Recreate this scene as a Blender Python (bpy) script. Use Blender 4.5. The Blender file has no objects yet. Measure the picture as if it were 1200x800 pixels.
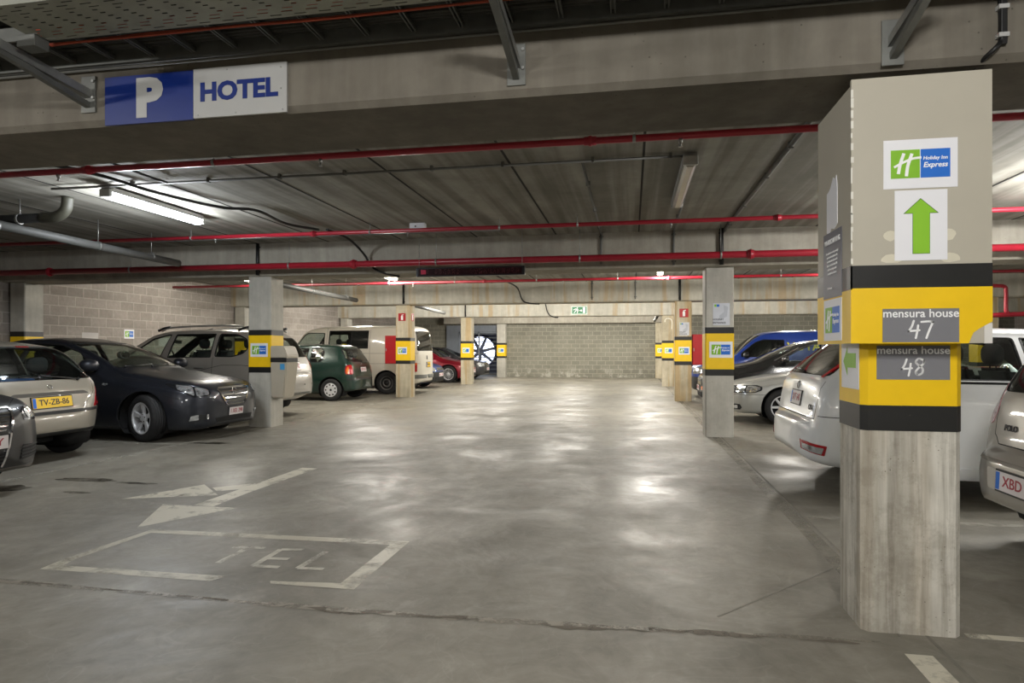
import bpy, bmesh, math, random
import numpy as np
from mathutils import Vector, Matrix
from mathutils.bvhtree import BVHTree
random.seed(7)
C = bpy.context.scene
COL = C.collection
PI = math.pi
CAM_H = 1.3
FPX = 762.0
YAW = math.radians(10.4)

# ------------------------------------------------------------------ helpers
def lin(h):
    if isinstance(h, (tuple, list)):
        return (h[0], h[1], h[2], 1)
    h = h.lstrip('#')
    c = [int(h[i:i+2], 16)/255 for i in (0, 2, 4)]
    return tuple([(v/12.92 if v <= .04045 else ((v+.055)/1.055)**2.4) for v in c] + [1])

class NT:
    def __init__(self, name):
        self.m = bpy.data.materials.new(name)
        self.m.use_nodes = True
        self.t = self.m.node_tree
        self.n = self.t.nodes
        self.l = self.t.links
        self.p = self.n['Principled BSDF']
        self.out = self.n['Material Output']
    def node(self, typ, **kw):
        nd = self.n.new(typ)
        for k, v in kw.items():
            if k.startswith('_'):
                setattr(nd, k[1:], v)
            else:
                nd.inputs[int(k[1:]) if k[0] == 'i' and k[1:].isdigit() else k.replace('_', ' ')].default_value = v
        return nd
    def link(self, a, b):
        self.l.new(a, b)
    def coords(self, scale=(1, 1, 1), world=True):
        if world:
            g = self.node('ShaderNodeNewGeometry').outputs['Position']
        else:
            g = self.node('ShaderNodeTexCoord').outputs['Object']
        mp = self.node('ShaderNodeMapping')
        mp.inputs['Scale'].default_value = scale
        self.link(g, mp.inputs['Vector'])
        return mp.outputs['Vector']
    def noise(self, vec, scale, detail=4, rough=.55, dist=0):
        nd = self.node('ShaderNodeTexNoise')
        nd.inputs['Scale'].default_value = scale
        nd.inputs['Detail'].default_value = detail
        nd.inputs['Roughness'].default_value = rough
        nd.inputs['Distortion'].default_value = dist
        self.link(vec, nd.inputs['Vector'])
        return nd.outputs['Fac']
    def ramp(self, fac, stops):
        r = self.node('ShaderNodeValToRGB')
        els = r.color_ramp.elements
        while len(els) < len(stops):
            els.new(.5)
        for e, (p, c) in zip(els, stops):
            e.position = p
            e.color = c if len(c) == 4 else (c[0], c[1], c[2], 1)
        self.link(fac, r.inputs['Fac'])
        return r.outputs['Color']
    def mix(self, fac, a, b, mode='MIX'):
        m = self.node('ShaderNodeMix')
        m.data_type = 'RGBA'; m.blend_type = mode
        for sock, v in ((m.inputs[0], fac), (m.inputs[6], a), (m.inputs[7], b)):
            if hasattr(v, 'is_linked') or hasattr(v, 'links'):
                self.link(v, sock)
            else:
                sock.default_value = v
        return m.outputs[2]
    def math(self, op, a, b=0.0, clamp=False):
        m = self.node('ShaderNodeMath'); m.operation = op; m.use_clamp = clamp
        for i, v in enumerate((a, b)):
            if hasattr(v, 'links'):
                self.link(v, m.inputs[i])
            else:
                m.inputs[i].default_value = v
        return m.outputs[0]
    def bump(self, h, strength=.3, dist=.01):
        b = self.node('ShaderNodeBump')
        b.inputs['Strength'].default_value = strength
        b.inputs['Distance'].default_value = dist
        self.link(h, b.inputs['Height'])
        self.link(b.outputs['Normal'], self.p.inputs['Normal'])

MATS = {}
def mat(name, col, rough=.5, metal=0., var=.06, scale=6., coat=0., emis=0., spec=None, bump=0.):
    """principled material with a little procedural mottling"""
    if name in MATS:
        return MATS[name]
    t = NT(name)
    c = lin(col)
    v = t.coords(world=False)
    f = t.noise(v, scale, 3)
    a = tuple(min(1, x*(1+var)) for x in c[:3]) + (1,)
    b = tuple(x*(1-var) for x in c[:3]) + (1,)
    t.link(t.ramp(f, [(.3, b), (.7, a)]), t.p.inputs['Base Color'])
    t.p.inputs['Roughness'].default_value = rough
    t.p.inputs['Metallic'].default_value = metal
    t.p.inputs['Coat Weight'].default_value = coat
    t.p.inputs['Coat Roughness'].default_value = .04
    if spec is not None:
        t.p.inputs['Specular IOR Level'].default_value = spec
    if emis:
        t.p.inputs['Emission Color'].default_value = c
        t.p.inputs['Emission Strength'].default_value = emis
    if bump:
        t.bump(t.noise(v, scale*8, 3), bump, .002)
    MATS[name] = t.m
    return t.m

def glass(name, tint, alpha):
    if name in MATS:
        return MATS[name]
    t = NT(name)
    tr = t.node('ShaderNodeBsdfTransparent'); tr.inputs['Color'].default_value = lin(tint)
    gl = t.node('ShaderNodeBsdfGlossy'); gl.inputs['Roughness'].default_value = .02
    gl.inputs['Color'].default_value = (1, 1, 1, 1)
    df = t.node('ShaderNodeBsdfDiffuse'); df.inputs['Color'].default_value = (.02, .022, .022, 1)
    m0 = t.node('ShaderNodeMixShader'); m0.inputs[0].default_value = alpha
    t.link(tr.outputs[0], m0.inputs[1]); t.link(df.outputs[0], m0.inputs[2])
    lw = t.node('ShaderNodeLayerWeight'); lw.inputs['Blend'].default_value = .5
    sch = t.math('ADD', t.math('MULTIPLY', t.math('POWER', lw.outputs['Facing'], 5.), .94), .05)
    m = t.node('ShaderNodeMixShader')
    t.link(sch, m.inputs[0])
    t.link(m0.outputs[0], m.inputs[1]); t.link(gl.outputs[0], m.inputs[2])
    t.link(m.outputs[0], t.out.inputs['Surface'])
    MATS[name] = t.m
    return t.m

def tag(o, label=None, cat=None, group=None, kind=None):
    if label: o['label'] = label
    if cat: o['category'] = cat
    if group: o['group'] = group
    if kind: o['kind'] = kind
    return o

def thing(name, label, cat, loc=(0, 0, 0), rz=0., group=None):
    o = bpy.data.objects.new(name, None)
    o.empty_display_size = .2
    COL.objects.link(o)
    o.location = loc; o.rotation_euler = (0, 0, rz)
    return tag(o, label, cat, group)

def mesh_obj(name, bm, m, parent=None, smooth=False, recenter=False, normals=True):
    if normals:
        bmesh.ops.recalc_face_normals(bm, faces=bm.faces)
    me = bpy.data.meshes.new(name)
    off = Vector((0, 0, 0))
    if recenter and bm.verts:
        xs = [v.co.x for v in bm.verts]; ys = [v.co.y for v in bm.verts]; zs = [v.co.z for v in bm.verts]
        off = Vector(((min(xs)+max(xs))/2, (min(ys)+max(ys))/2, min(zs)))
        bmesh.ops.translate(bm, verts=bm.verts, vec=-off)
    if smooth:
        for f in bm.faces: f.smooth = True
    bm.to_mesh(me); bm.free()
    for x in (m if isinstance(m, (list, tuple)) else [m]):
        me.materials.append(x)
    o = bpy.data.objects.new(name, me)
    COL.objects.link(o)
    o.location = off
    if parent is not None: o.parent = parent
    return o

def top(name, bm, m, label, cat, group=None, smooth=False):
    return tag(mesh_obj(name, bm, m, smooth=smooth, recenter=True), label, cat, group)
def struct(name, bm, m):
    return tag(mesh_obj(name, bm, m), kind='structure')

def box(bm, x0, x1, y0, y1, z0, z1, bev=0., mi=0):
    """axis aligned box; optional bevel"""
    vs = [bm.verts.new(p) for p in ((x0,y0,z0),(x1,y0,z0),(x1,y1,z0),(x0,y1,z0),(x0,y0,z1),(x1,y0,z1),(x1,y1,z1),(x0,y1,z1))]
    fs = [bm.faces.new([vs[i] for i in q]) for q in ((3,2,1,0),(4,5,6,7),(0,1,5,4),(1,2,6,5),(2,3,7,6),(3,0,4,7))]
    for f in fs: f.material_index = mi
    if bev:
        es = list({e for f in fs for e in f.edges})
        bmesh.ops.bevel(bm, geom=es, offset=bev, segments=2, profile=.6, affect='EDGES', clamp_overlap=True)
    return bm
def cprism(x0, x1, y0, y1, z0, z1, c=.015):
    """upright post with chamfered corners"""
    return prism(bmesh.new(), [(x0+c, y0), (x1-c, y0), (x1, y0+c), (x1, y1-c), (x1-c, y1), (x0+c, y1), (x0, y1-c), (x0, y0+c)], (0, 0, z0), (1, 0, 0), (0, 1, 0), z1-z0)
def BOX(*a, **k):
    return box(bmesh.new(), *a, **k)

def cyl(bm, p0, p1, r0, r1=None, seg=16, cap=True, mi=0):
    p0 = Vector(p0); p1 = Vector(p1)
    if r1 is None: r1 = r0
    d = (p1-p0).normalized()
    a = d.orthogonal().normalized(); b = d.cross(a)
    A = []; B = []
    for i in range(seg):
        t = 2*PI*i/seg
        w = a*math.cos(t)+b*math.sin(t)
        A.append(bm.verts.new(p0+w*r0)); B.append(bm.verts.new(p1+w*r1))
    for i in range(seg):
        j = (i+1) % seg
        f = bm.faces.new((A[i], A[j], B[j], B[i])); f.smooth = True; f.material_index = mi
    if cap:
        bm.faces.new(A[::-1]).material_index = mi; bm.faces.new(B).material_index = mi
    return bm

def tube(bm, pts, r, seg=8):
    """swept tube through points (parallel transport)"""
    pts = [Vector(p) for p in pts]
    rings = []; a = None
    for i, p in enumerate(pts):
        d = (pts[min(i+1, len(pts)-1)]-pts[max(i-1, 0)]).normalized()
        if a is None: a = d.orthogonal().normalized()
        a = (a - d*a.dot(d)).normalized(); b = d.cross(a)
        rings.append([bm.verts.new(p+(a*math.cos(2*PI*k/seg)+b*math.sin(2*PI*k/seg))*r) for k in range(seg)])
    for A, B in zip(rings, rings[1:]):
        for k in range(seg):
            j = (k+1) % seg
            bm.faces.new((A[k], A[j], B[j], B[k])).smooth = True
    bm.faces.new(rings[0][::-1]); bm.faces.new(rings[-1])
    return bm

def spline(pts, n=8):
    """Catmull-Rom through points"""
    P = [Vector(p) for p in pts]
    P = [P[0]*2-P[1]] + P + [P[-1]*2-P[-2]]
    out = []
    for i in range(1, len(P)-2):
        for k in range(n):
            t = k/n
            a, b, c, d = P[i-1], P[i], P[i+1], P[i+2]
            out.append(.5*((2*b)+(c-a)*t+(2*a-5*b+4*c-d)*t*t+(3*b-a-3*c+d)*t**3))
    out.append(P[-2])
    return out

def lathe(bm, prof, seg=32, axis='Y', mi=0, closed=False, caps=True):
    """prof: list of (radius, along)"""
    rings = []
    for r, h in prof:
        ring = []
        for k in range(seg):
            t = 2*PI*k/seg
            if axis == 'Y': co = (r*math.cos(t), h, r*math.sin(t))
            elif axis == 'Z': co = (r*math.cos(t), r*math.sin(t), h)
            else: co = (h, r*math.cos(t), r*math.sin(t))
            ring.append(bm.verts.new(co))
        rings.append(ring)
    prs = list(zip(rings, rings[1:])) + ([(rings[-1], rings[0])] if closed else [])
    for A, B in prs:
        for k in range(seg):
            j = (k+1) % seg
            f = bm.faces.new((A[k], A[j], B[j], B[k])); f.smooth = True; f.material_index = mi
    if not closed and caps:
        for R in (rings[0], rings[-1]):
            if (R[0].co-R[seg//2].co).length > 1e-4:
                try: bm.faces.new(R).material_index = mi
                except ValueError: pass
    return bm

def prism(bm, pts2, O, U, V, t, mi=0):
    """polygon (u,v) on plane O,U,V extruded t along the plane normal"""
    O = Vector(O); U = Vector(U); V = Vector(V); N = U.cross(V).normalized()
    A = [bm.verts.new(O+U*p[0]+V*p[1]) for p in pts2]
    B = [bm.verts.new(O+U*p[0]+V*p[1]+N*t) for p in pts2]
    n = len(pts2)
    bm.faces.new(A[::-1]).material_index = mi; bm.faces.new(B).material_index = mi
    for i in range(n):
        j = (i+1) % n
        bm.faces.new((A[i], A[j], B[j], B[i])).material_index = mi
    return bm

def strokes(bm, lines, w, O, U, V, t=.001, joints=False):
    """ribbons for hand drawn lettering on a plane"""
    for ln in lines:
        P = [Vector((p[0], p[1])) for p in ln]
        n = len(P); L = []; R = []
        for i in range(n):
            d = (P[min(i+1, n-1)]-P[max(i-1, 0)]).normalized()
            q = Vector((-d.y, d.x))*w/2
            L.append(P[i]+q); R.append(P[i]-q)
        for i in range(n-1):
            prism(bm, [R[i], R[i+1], L[i+1], L[i]], O, U, V, t)
        if joints:
            for q in P: prism(bm, [(q.x+w/2*math.cos(a), q.y+w/2*math.sin(a)) for a in [k*PI/4 for k in range(8)]], O, U, V, t*1.25)
    return bm

DG = None
def text(name, s, M4, size, m, parent, bold=0., ext=.001, width=None, shear=0., align='CENTER', sx=1.):
    """lettering mesh; M4 places local X=right, Y=up, Z=out of the surface"""
    cu = bpy.data.curves.new(name, 'FONT')
    cu.body = s; cu.size = size; cu.align_x = align; cu.align_y = 'CENTER'
    cu.offset = bold; cu.extrude = ext; cu.shear = shear; cu.resolution_u = 3
    tmp = bpy.data.objects.new(name, cu); COL.objects.link(tmp)
    dg = bpy.context.evaluated_depsgraph_get()
    me = bpy.data.meshes.new_from_object(tmp.evaluated_get(dg))
    bpy.data.objects.remove(tmp); bpy.data.curves.remove(cu)
    if width:
        xs = [v.co.x for v in me.vertices]
        if xs:
            sx = width/(max(xs)-min(xs))
    me.transform(Matrix.Diagonal((sx, 1, 1, 1)))
    me.transform(M4)
    me.materials.clear(); me.materials.append(m)
    me.name = name
    o = bpy.data.objects.new(name, me); COL.objects.link(o)
    if parent is not None: o.parent = parent
    return o

def frame(O, U, V):
    U = Vector(U).normalized(); V = Vector(V).normalized(); N = U.cross(V)
    M = Matrix((U, V, N)).transposed().to_4x4()
    M.translation = Vector(O)
    return M
def wloc(o):
    v = Vector((0, 0, 0))
    while o is not None:
        v += o.location; o = o.parent
    return v
def wp(name, bm, m, parent, smooth=False, kind=None, label=None):
    """part whose shape is given in place coordinates"""
    bmesh.ops.translate(bm, verts=bm.verts, vec=-wloc(parent))
    o = mesh_obj(name, bm, m, parent, smooth)
    if kind: o['kind'] = kind
    if label: o['label'] = label
    return o
def wtext(name, s, O, U, V, size, m, parent, **k):
    return text(name, s, frame(Vector(O)-wloc(parent), U, V), size, m, parent, **k)

# ------------------------------------------------------------------ materials of the place
def concrete(name, c_lo, c_hi, streak=.0, ochre=0., rough=.85, board=False, pit=.5, ps=1., grime=False):
    t = NT(name)
    v = t.coords()
    n1 = t.noise(v, .9, 6, .6, .4)
    n2 = t.noise(v, 7, 5, .65)
    col = t.ramp(n1, [(.3, lin(c_lo)), (.7, lin(c_hi))])
    col = t.mix(.35, col, t.ramp(n2, [(.3, (.55, .55, .55, 1)), (.7, (1, 1, 1, 1))]), 'MULTIPLY')
    if streak:
        vs = t.coords((5, 5, .5))
        s = t.noise(vs, 1.6, 4, .6)
        col = t.mix(streak, col, t.ramp(s, [(.42, (.5, .47, .42, 1)), (.62, (1, 1, 1, 1))]), 'MULTIPLY')
    if ochre:
        vs = t.coords((3.2, 3.2, .16))
        s = t.noise(vs, 1.5, 3, .5)
        f = t.ramp(s, [(.52, (0, 0, 0, 1)), (.62, (1, 1, 1, 1))])
        col = t.mix(t.math('MULTIPLY', f, ochre), col, lin('#a8864a'))
    if board:
        vb = t.coords((1, .03, 1))
        s = t.noise(vb, 6.5, 3, .5)
        col = t.mix(.75, col, t.ramp(s, [(.4, (.5, .49, .46, 1)), (.58, (1, 1, 1, 1))]), 'MULTIPLY')
        s2 = t.noise(t.coords((1, .12, 1)), 1.3, 4, .6)
        col = t.mix(.5, col, t.ramp(s2, [(.35, (.5, .49, .46, 1)), (.65, (1.0, 1, 1, 1))]), 'MULTIPLY')
    if grime:
        vs2 = t.coords((14, 14, .7))
        col = t.mix(.36, col, t.ramp(t.noise(vs2, 1.3, 5, .65), [(.4, lin('#948d80')), (.5, (1, 1, 1, 1)), (.64, (1, 1, 1, 1))]), 'MULTIPLY')
        vs3 = t.coords((9, 9, .5))
        col = t.mix(t.math('MULTIPLY', t.ramp(t.noise(vs3, 1.7, 3, .5), [(.6, (0, 0, 0, 1)), (.68, (1, 1, 1, 1))]), .45), col, lin('#dedacf'))
        col = t.mix(.28, col, t.ramp(t.noise(v, 5, 7, .8), [(.42, lin('#9b9485')), (.52, (1, 1, 1, 1))]), 'MULTIPLY')
    # small air holes
    vo = t.node('ShaderNodeTexVoronoi'); vo.inputs['Scale'].default_value = 22*ps
    t.link(v, vo.inputs['Vector'])
    hole = t.ramp(vo.outputs['Distance'], [(.06, (.35, .33, .3, 1)), (.12, (1, 1, 1, 1))])
    gate = t.noise(v, 3, 2)
    col = t.mix(t.math('MULTIPLY', t.math('GREATER_THAN', gate, .52), pit), col, t.mix(1.0, col, hole, 'MULTIPLY'))
    t.link(col, t.p.inputs['Base Color'])
    t.p.inputs['Roughness'].default_value = rough
    t.bump(n2, .25, .006)
    return t.m

def blockwork(name, c_a, c_b, c_m, axis='X', bright=1.):
    t = NT(name)
    g = t.node('ShaderNodeNewGeometry').outputs['Position']
    sp = t.node('ShaderNodeSeparateXYZ'); t.link(g, sp.inputs[0])
    cb = t.node('ShaderNodeCombineXYZ')
    t.link(sp.outputs[0 if axis == 'X' else 1], cb.inputs[0]); t.link(sp.outputs[2], cb.inputs[1])
    dn = t.node('ShaderNodeTexNoise'); dn.inputs['Scale'].default_value = 5
    t.link(g, dn.inputs['Vector'])
    ds = t.node('ShaderNodeVectorMath'); ds.operation = 'SCALE'; ds.inputs['Scale'].default_value = .012
    t.link(dn.outputs['Color'], ds.inputs[0])
    ad = t.node('ShaderNodeVectorMath'); ad.operation = 'ADD'
    t.link(cb.outputs[0], ad.inputs[0]); t.link(ds.outputs[0], ad.inputs[1])
    b = t.node('ShaderNodeTexBrick')
    b.offset = .5
    b.inputs['Scale'].default_value = 1.
    b.inputs['Brick Width'].default_value = .40
    b.inputs['Row Height'].default_value = .20
    b.inputs['Mortar Size'].default_value = .014
    b.inputs['Mortar Smooth'].default_value = .4
    b.inputs['Color1'].default_value = lin(c_a); b.inputs['Color2'].default_value = lin(c_b)
    b.inputs['Mortar'].default_value = lin(c_m)
    t.link(ad.outputs[0], b.inputs['Vector'])
    v = t.coords()
    n = t.noise(v, 14, 6, .7)
    n1 = t.noise(v, 1.1, 4, .6)
    col = t.mix(.45, b.outputs['Color'], t.ramp(n, [(.3, (.55, .55, .55, 1)), (.7, (1, 1, 1, 1))]), 'MULTIPLY')
    col = t.mix(.4, col, t.ramp(n1, [(.35, (.62, .6, .57, 1)), (.62, (1, 1, 1, 1))]), 'MULTIPLY')
    # lime bloom near the foot of the wall
    z = t.node('ShaderNodeMapRange'); z.inputs['From Min'].default_value = .55; z.inputs['From Max'].default_value = .1
    t.link(sp.outputs[2], z.inputs['Value'])
    lime = t.math('MULTIPLY', z.outputs[0], t.ramp(t.noise(v, 3.2, 5, .7), [(.5, (0, 0, 0, 1)), (.6, (1, 1, 1, 1))]))
    col = t.mix(t.math('MULTIPLY', lime, .5), col, lin('#cfcbc0'))
    t.link(col, t.p.inputs['Base Color'])
    t.p.inputs['Roughness'].default_value = .9
    t.bump(t.math('ADD', t.math('MULTIPLY', b.outputs['Fac'], -1.), n), .5, .008)
    return t.m

def floor_material():
    t = NT('polished concrete floor')
    v = t.coords()
    n0 = t.noise(v, .28, 5, .62, .6)
    n1 = t.noise(v, 1.7, 7, .68, .8)
    n2 = t.noise(v, 22, 4, .6)
    vy = t.coords((1.0, .22, 1))
    n3 = t.noise(vy, 1.2, 5, .6)
    col = t.ramp(n0, [(.3, lin('#7f7b70')), (.7, lin('#a49f93'))])
    col = t.mix(.6, col, t.ramp(n1, [(.36, (.58, .58, .565, 1)), (.6, (1, 1, 1, 1))]), 'MULTIPLY')
    n4 = t.noise(v, 4.5, 6, .75, 1.2)
    col = t.mix(.35, col, t.ramp(n4, [(.42, (.66, .65, .63, 1)), (.55, (1, 1, 1, 1))]), 'MULTIPLY')
    n5 = t.noise(v, .7, 6, .7, 1.5)
    col = t.mix(t.math('MULTIPLY', t.ramp(n5, [(.56, (0, 0, 0, 1)), (.66, (1, 1, 1, 1))]), .35), col, lin('#b3afa4'))
    col = t.mix(.5, col, t.ramp(n3, [(.38, (.6, .59, .57, 1)), (.6, (1, 1, 1, 1))]), 'MULTIPLY')
    col = t.mix(.25, col, t.ramp(n2, [(.3, (.7, .7, .7, 1)), (.7, (1, 1, 1, 1))]), 'MULTIPLY')
    # thin wandering scratches
    w = t.noise(v, 1.1, 2, .5, 3.)
    ln = t.ramp(t.math('ABSOLUTE', t.math('SUBTRACT', w, .5)), [(0, (1, 1, 1, 1)), (.006, (0, 0, 0, 1))])
    col = t.mix(t.math('MULTIPLY', ln, .12), col, lin('#b9b6ab'))
    t.link(col, t.p.inputs['Base Color'])
    r = t.ramp(t.noise(v, .9, 6, .7, .5), [(.36, (.37, .37, .37, 1)), (.47, (.5, .5, .5, 1)), (.56, (.56, .56, .56, 1)), (.68, (.68, .68, .68, 1))])
    t.link(r, t.p.inputs['Roughness'])
    t.p.inputs['Specular IOR Level'].default_value = .42
    t.bump(t.math('ADD', t.math('MULTIPLY', n1, .8), t.math('MULTIPLY', n2, .15)), .22, .012)
    return t.m

def worn_paint(name, c, lo=.4, hi=.6, amount=1., sc=4., rough=.45):
    """floor or wall paint worn through to what lies below"""
    t = NT(name)
    v = t.coords()
    n = t.noise(v, sc, 7, .72, .4)
    f = t.ramp(n, [(lo, (0, 0, 0, 1)), (hi, (1, 1, 1, 1))])
    t.p.inputs['Base Color'].default_value = lin(c)
    t.p.inputs['Roughness'].default_value = rough
    t.link(t.math('MULTIPLY', f, amount), t.p.inputs['Alpha'])
    return t.m

M_floor = floor_material()
M_ceil = concrete('precast ceiling planks', '#98958b', '#b6b3a9', board=True, pit=.2)
M_beam = concrete('cast concrete beam', '#9e998d', '#bab5a8', streak=.25, pit=.6)
M_beam_near = concrete('shaded concrete beam', '#625d53', '#827c71', streak=.3, pit=.8)  # dimmer light on the nearest beam is put into a darker concrete colour
M_beam_st = concrete('stained concrete beam', '#b2afa3', '#cbc8bc', streak=.25, ochre=.45, pit=.3)
M_col = concrete('concrete column', '#aeaba2', '#c9c6bb', streak=.2, pit=.7)
M_col_st = concrete('ochre stained concrete column', '#b8af98', '#d6ccb4', streak=.4, ochre=.55, pit=.3)
M_col_near = concrete('weathered concrete column', '#b9b5aa', '#dedad0', streak=.7, ochre=.12, pit=.9, ps=1.5, grime=True)
M_wall_l = blockwork('left block wall', '#989189', '#a69e96', '#b5aea5', 'Y')
M_wall_f = blockwork('end block wall', '#838175', '#8f8d80', '#aaa799', 'X')
M_yel = mat('yellow band paint', '#efc404', .45, var=.03, scale=9)
M_blk = mat('black band paint', '#1b1b1a', .4, var=.12, scale=14)
M_beige = mat('beige casing board', '#b1ab9c', .55, var=.03, scale=3)
M_white = mat('white sheet', '#e6e6ea', .5, var=.01)
M_green = mat('sign green', '#7db61e', .5, var=.05)
M_blue = mat('sign blue', '#1668c8', .5, var=.03)
M_navy = mat('sign navy', '#08256f', .38, var=.05)
M_signw = mat('sign light panel', '#adadab', .35, var=.03)
M_ltr = mat('white lettering', '#f2f2f2', .5, var=.0)
M_dk = mat('dark lettering', '#1e1e22', .5, var=0.)
M_grey = mat('grey label', '#77777c', .5, var=.02)
M_red = mat('red fire paint', '#ab0d17', .38, var=.06)
M_redp = mat('red pipe enamel', '#a02030', .35, var=.12, scale=3)
M_galv = mat('galvanised steel', '#a0a19e', .42, .75, var=.12, scale=20)
M_galvd = mat('dull ladder steel', '#6f706c', .5, .6, var=.15, scale=10)
M_pvc = mat('grey conduit', '#6d6d69', .5, var=.08)
M_black = mat('black cable', '#151515', .5, var=.1)
M_orange = mat('orange cable', '#c8451c', .5, var=.1)
M_binb = mat('beige bin plastic', '#b3ab9a', .45, var=.03)
M_steelp = mat('blue grey sheet steel', '#848b94', .45, .3, var=.05)
M_fgreen = mat('exit green', '#137043', .45, var=.02)

# ------------------------------------------------------------------ room shell
XL, XR, YB, YF, ZC, ZB = -11.3, 16., -9., 31., 3.08, 2.54
struct('floor', BOX(XL-.3, XR+.3, YB-.3, YF+6, -.2, 0), M_floor)
struct('ceiling', BOX(XL-.3, XR+.3, YB-.3, YF+6, ZC, ZC+.2), M_ceil)
struct('wall_left', BOX(XL-.2, XL, YB, YF+.2, 0, ZC), M_wall_l)
struct('wall_right', BOX(XR, XR+.2, YB, YF+.2, 0, ZC), M_wall_l)
struct('wall_back', BOX(XL-.2, XR+.2, YB-.2, YB, 0, ZC), M_wall_f)
bm = bmesh.new()
box(bm, XL, -8.9, YF, YF+.2, 0, ZC); box(bm, -6.2, XR, YF, YF+.2, 0, ZC); box(bm, -8.9, -6.2, YF, YF+.2, 2.5, ZC)
struct('wall_far', bm, M_wall_f)
bm = bmesh.new()
box(bm, -10., -9.8, YF+.2, 35.2, 0, ZC); box(bm, -5.4, -5.2, YF+.2, 35.2, 0, ZC); box(bm, -10, -5.2, 35, 35.2, 0, ZC)
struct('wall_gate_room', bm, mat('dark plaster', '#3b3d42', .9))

# joints between the ceiling planks
M_joint = mat('dark plank joint', '#2c2a27', .9)
bm = bmesh.new()
for k in range(-9, 14):
    x = .11+1.25*k
    box(bm, x-.011, x+.011, YB, YF, ZC-.004, ZC+.002)
struct('trim_ceiling_joints', bm, M_joint)

# floor joints
bm = bmesh.new()
box(bm, 1.315, 1.33, 1.5, YF, 0, .0015)
prism(bm, [(1.2, 3.22), (1.33, 4.25), (1.322, 4.25), (1.19, 3.22)], (0, 0, 0), (1, 0, 0), (0, 1, 0), .0015)
prism(bm, [(.42, 3.3), (1.3, 4.28), (1.293, 4.287), (.412, 3.305)], (0, 0, 0), (1, 0, 0), (0, 1, 0), .0015)
struct('trim_floor_joint', bm, mat('joint filler', '#77736a', .8, var=.2))

# beams
def beam(y0, y1, x0, x1, m, label, zb=ZB):
    bm = bmesh.new()
    c = .03
    prof = [(y0, zb+c), (y0+c, zb), (y1-c, zb), (y1, zb+c), (y1, ZC), (y0, ZC)]
    prism(bm, prof, (x0, 0, 0), (0, 1, 0), (0, 0, 1), x1-x0)
    return top('concrete_beam', bm, m, label, 'beam', 'ceiling beams')
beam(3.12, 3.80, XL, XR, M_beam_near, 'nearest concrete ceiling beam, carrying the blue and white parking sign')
beam(9.96, 10.62, XL, XR, M_beam, 'second concrete ceiling beam, behind the dark text display')
beam(16.9, 17.5, XL, XR, M_beam_st, 'third concrete beam, stained, resting on the columns with the red cabinets')
beam(23.8, 24.4, XL, XR, M_beam_st, 'fourth concrete beam, carrying the green exit sign')
beam(30.6, 30.95, -9., 1.9, M_beam, 'farthest concrete beam against the end block wall', 2.56)

# drip pipes / dark cables running down the beam faces
def drop(x, y, z0, z1, r=.018):
    bm = bmesh.new()
    tube(bm, [(x, y-r, z0), (x, y-r, z1)], r)
    for z in (z0-.06, z1+.06):
        box(bm, x-.035, x+.035, y-.012, y, z-.012, z+.012)
    return bm
drops = [(-.45, 9.96, 2.6, 'leftmost grey cable conduit down the second beam face, right of the text display'),
         (.62, 9.96, 2.56, 'grey cable conduit down the second beam face, in line with the unlit tube lamp'),
         (1.30, 9.96, 2.55, 'black downpipe on the second beam above the light grey column'),
         (-6.15, 9.96, 2.55, 'black downpipe on the second beam above the column with the litter bin'),
         (-6.1, 16.9, 2.55, 'black downpipe on the third beam above the left column with a fire sign'),
         (1.2, 16.9, 2.55, 'black downpipe on the third beam above the right column with a fire sign'),
         (-6.15, 23.8, 2.55, 'black downpipe on the fourth beam above the left column'),
         (-1.0, 16.9, 2.6, 'grey conduit on the third beam, left of centre of the aisle'),
         (.1, 16.9, 2.6, 'grey conduit on the third beam, right of centre of the aisle')]
for x, y, z, lb in drops:
    top('downpipe', drop(x, y, ZC, z, .03 if 'black' in lb else .016), M_black if 'black' in lb else M_pvc, lb, 'pipe', 'pipes down the beam faces')

# ------------------------------------------------------------------ columns
def col_bands(c, x0, x1, y0, y1, zs=(1.64, 1.547, 1.013, .918)):
    e = .003
    for nm, m, za, zb in (('black_band', M_blk, zs[1], zs[0]), ('yellow_band', M_yel, zs[2], zs[1]), ('black_band', M_blk, zs[3], zs[2])):
        wp(nm, cprism(x0-e, x1+e, y0-e, y1+e, za, zb), m, c)
def column(x0, x1, y0, y1, m, label, bands=True, bev=.012):
    c = thing('column', label, 'column', ((x0+x1)/2, (y0+y1)/2, 0), group='concrete columns')
    wp('shaft', cprism(x0, x1, y0, y1, 0, ZB), m, c)
    if bands: col_bands(c, x0, x1, y0, y1)
    return c
XA, XB = -6.39, -5.97      # left row
XC, XD = 1.09, 1.50        # right row
column(XC, XD, 10.1, 10.5, M_col, 'light grey concrete column with yellow band and guest entrance notice, second on the right')
column(XC, XD, 17.0, 17.4, M_col_st, 'ochre stained column on the right with a red fire sign above its notice')
column(XC, XD, 23.9, 24.3, M_col_st, 'ochre stained column on the right with a pale scrawl near its top')
column(XC, XD, 30.5, 30.9, M_col_st, 'farthest column on the right, against the end wall')
column(XA, XB, 10.04, 10.44, M_col, 'nearest left column, banded yellow, with the beige litter bin on its side')
column(XA, XB, 17.05, 17.45, M_col_st, 'ochre stained left column with two fire signs and the red cabinet')
column(XA, XB, 24.0, 24.4, M_col_st, 'ochre stained left column in front of the dark red car')
column(XA+.05, XB+.05, 30.5, 30.9, M_col, 'farthest left column beside the lit wheel behind the gate')
for y, lb in ((10.3, 'wall column at the far left behind the champagne hatchback'), (17.2, 'wall column on the left block wall behind the silver off-roader'), (24.1, 'wall column on the left block wall behind the white van')):
    column(-11.25, -10.93, y-.2, y+.2, M_col, lb)
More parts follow.
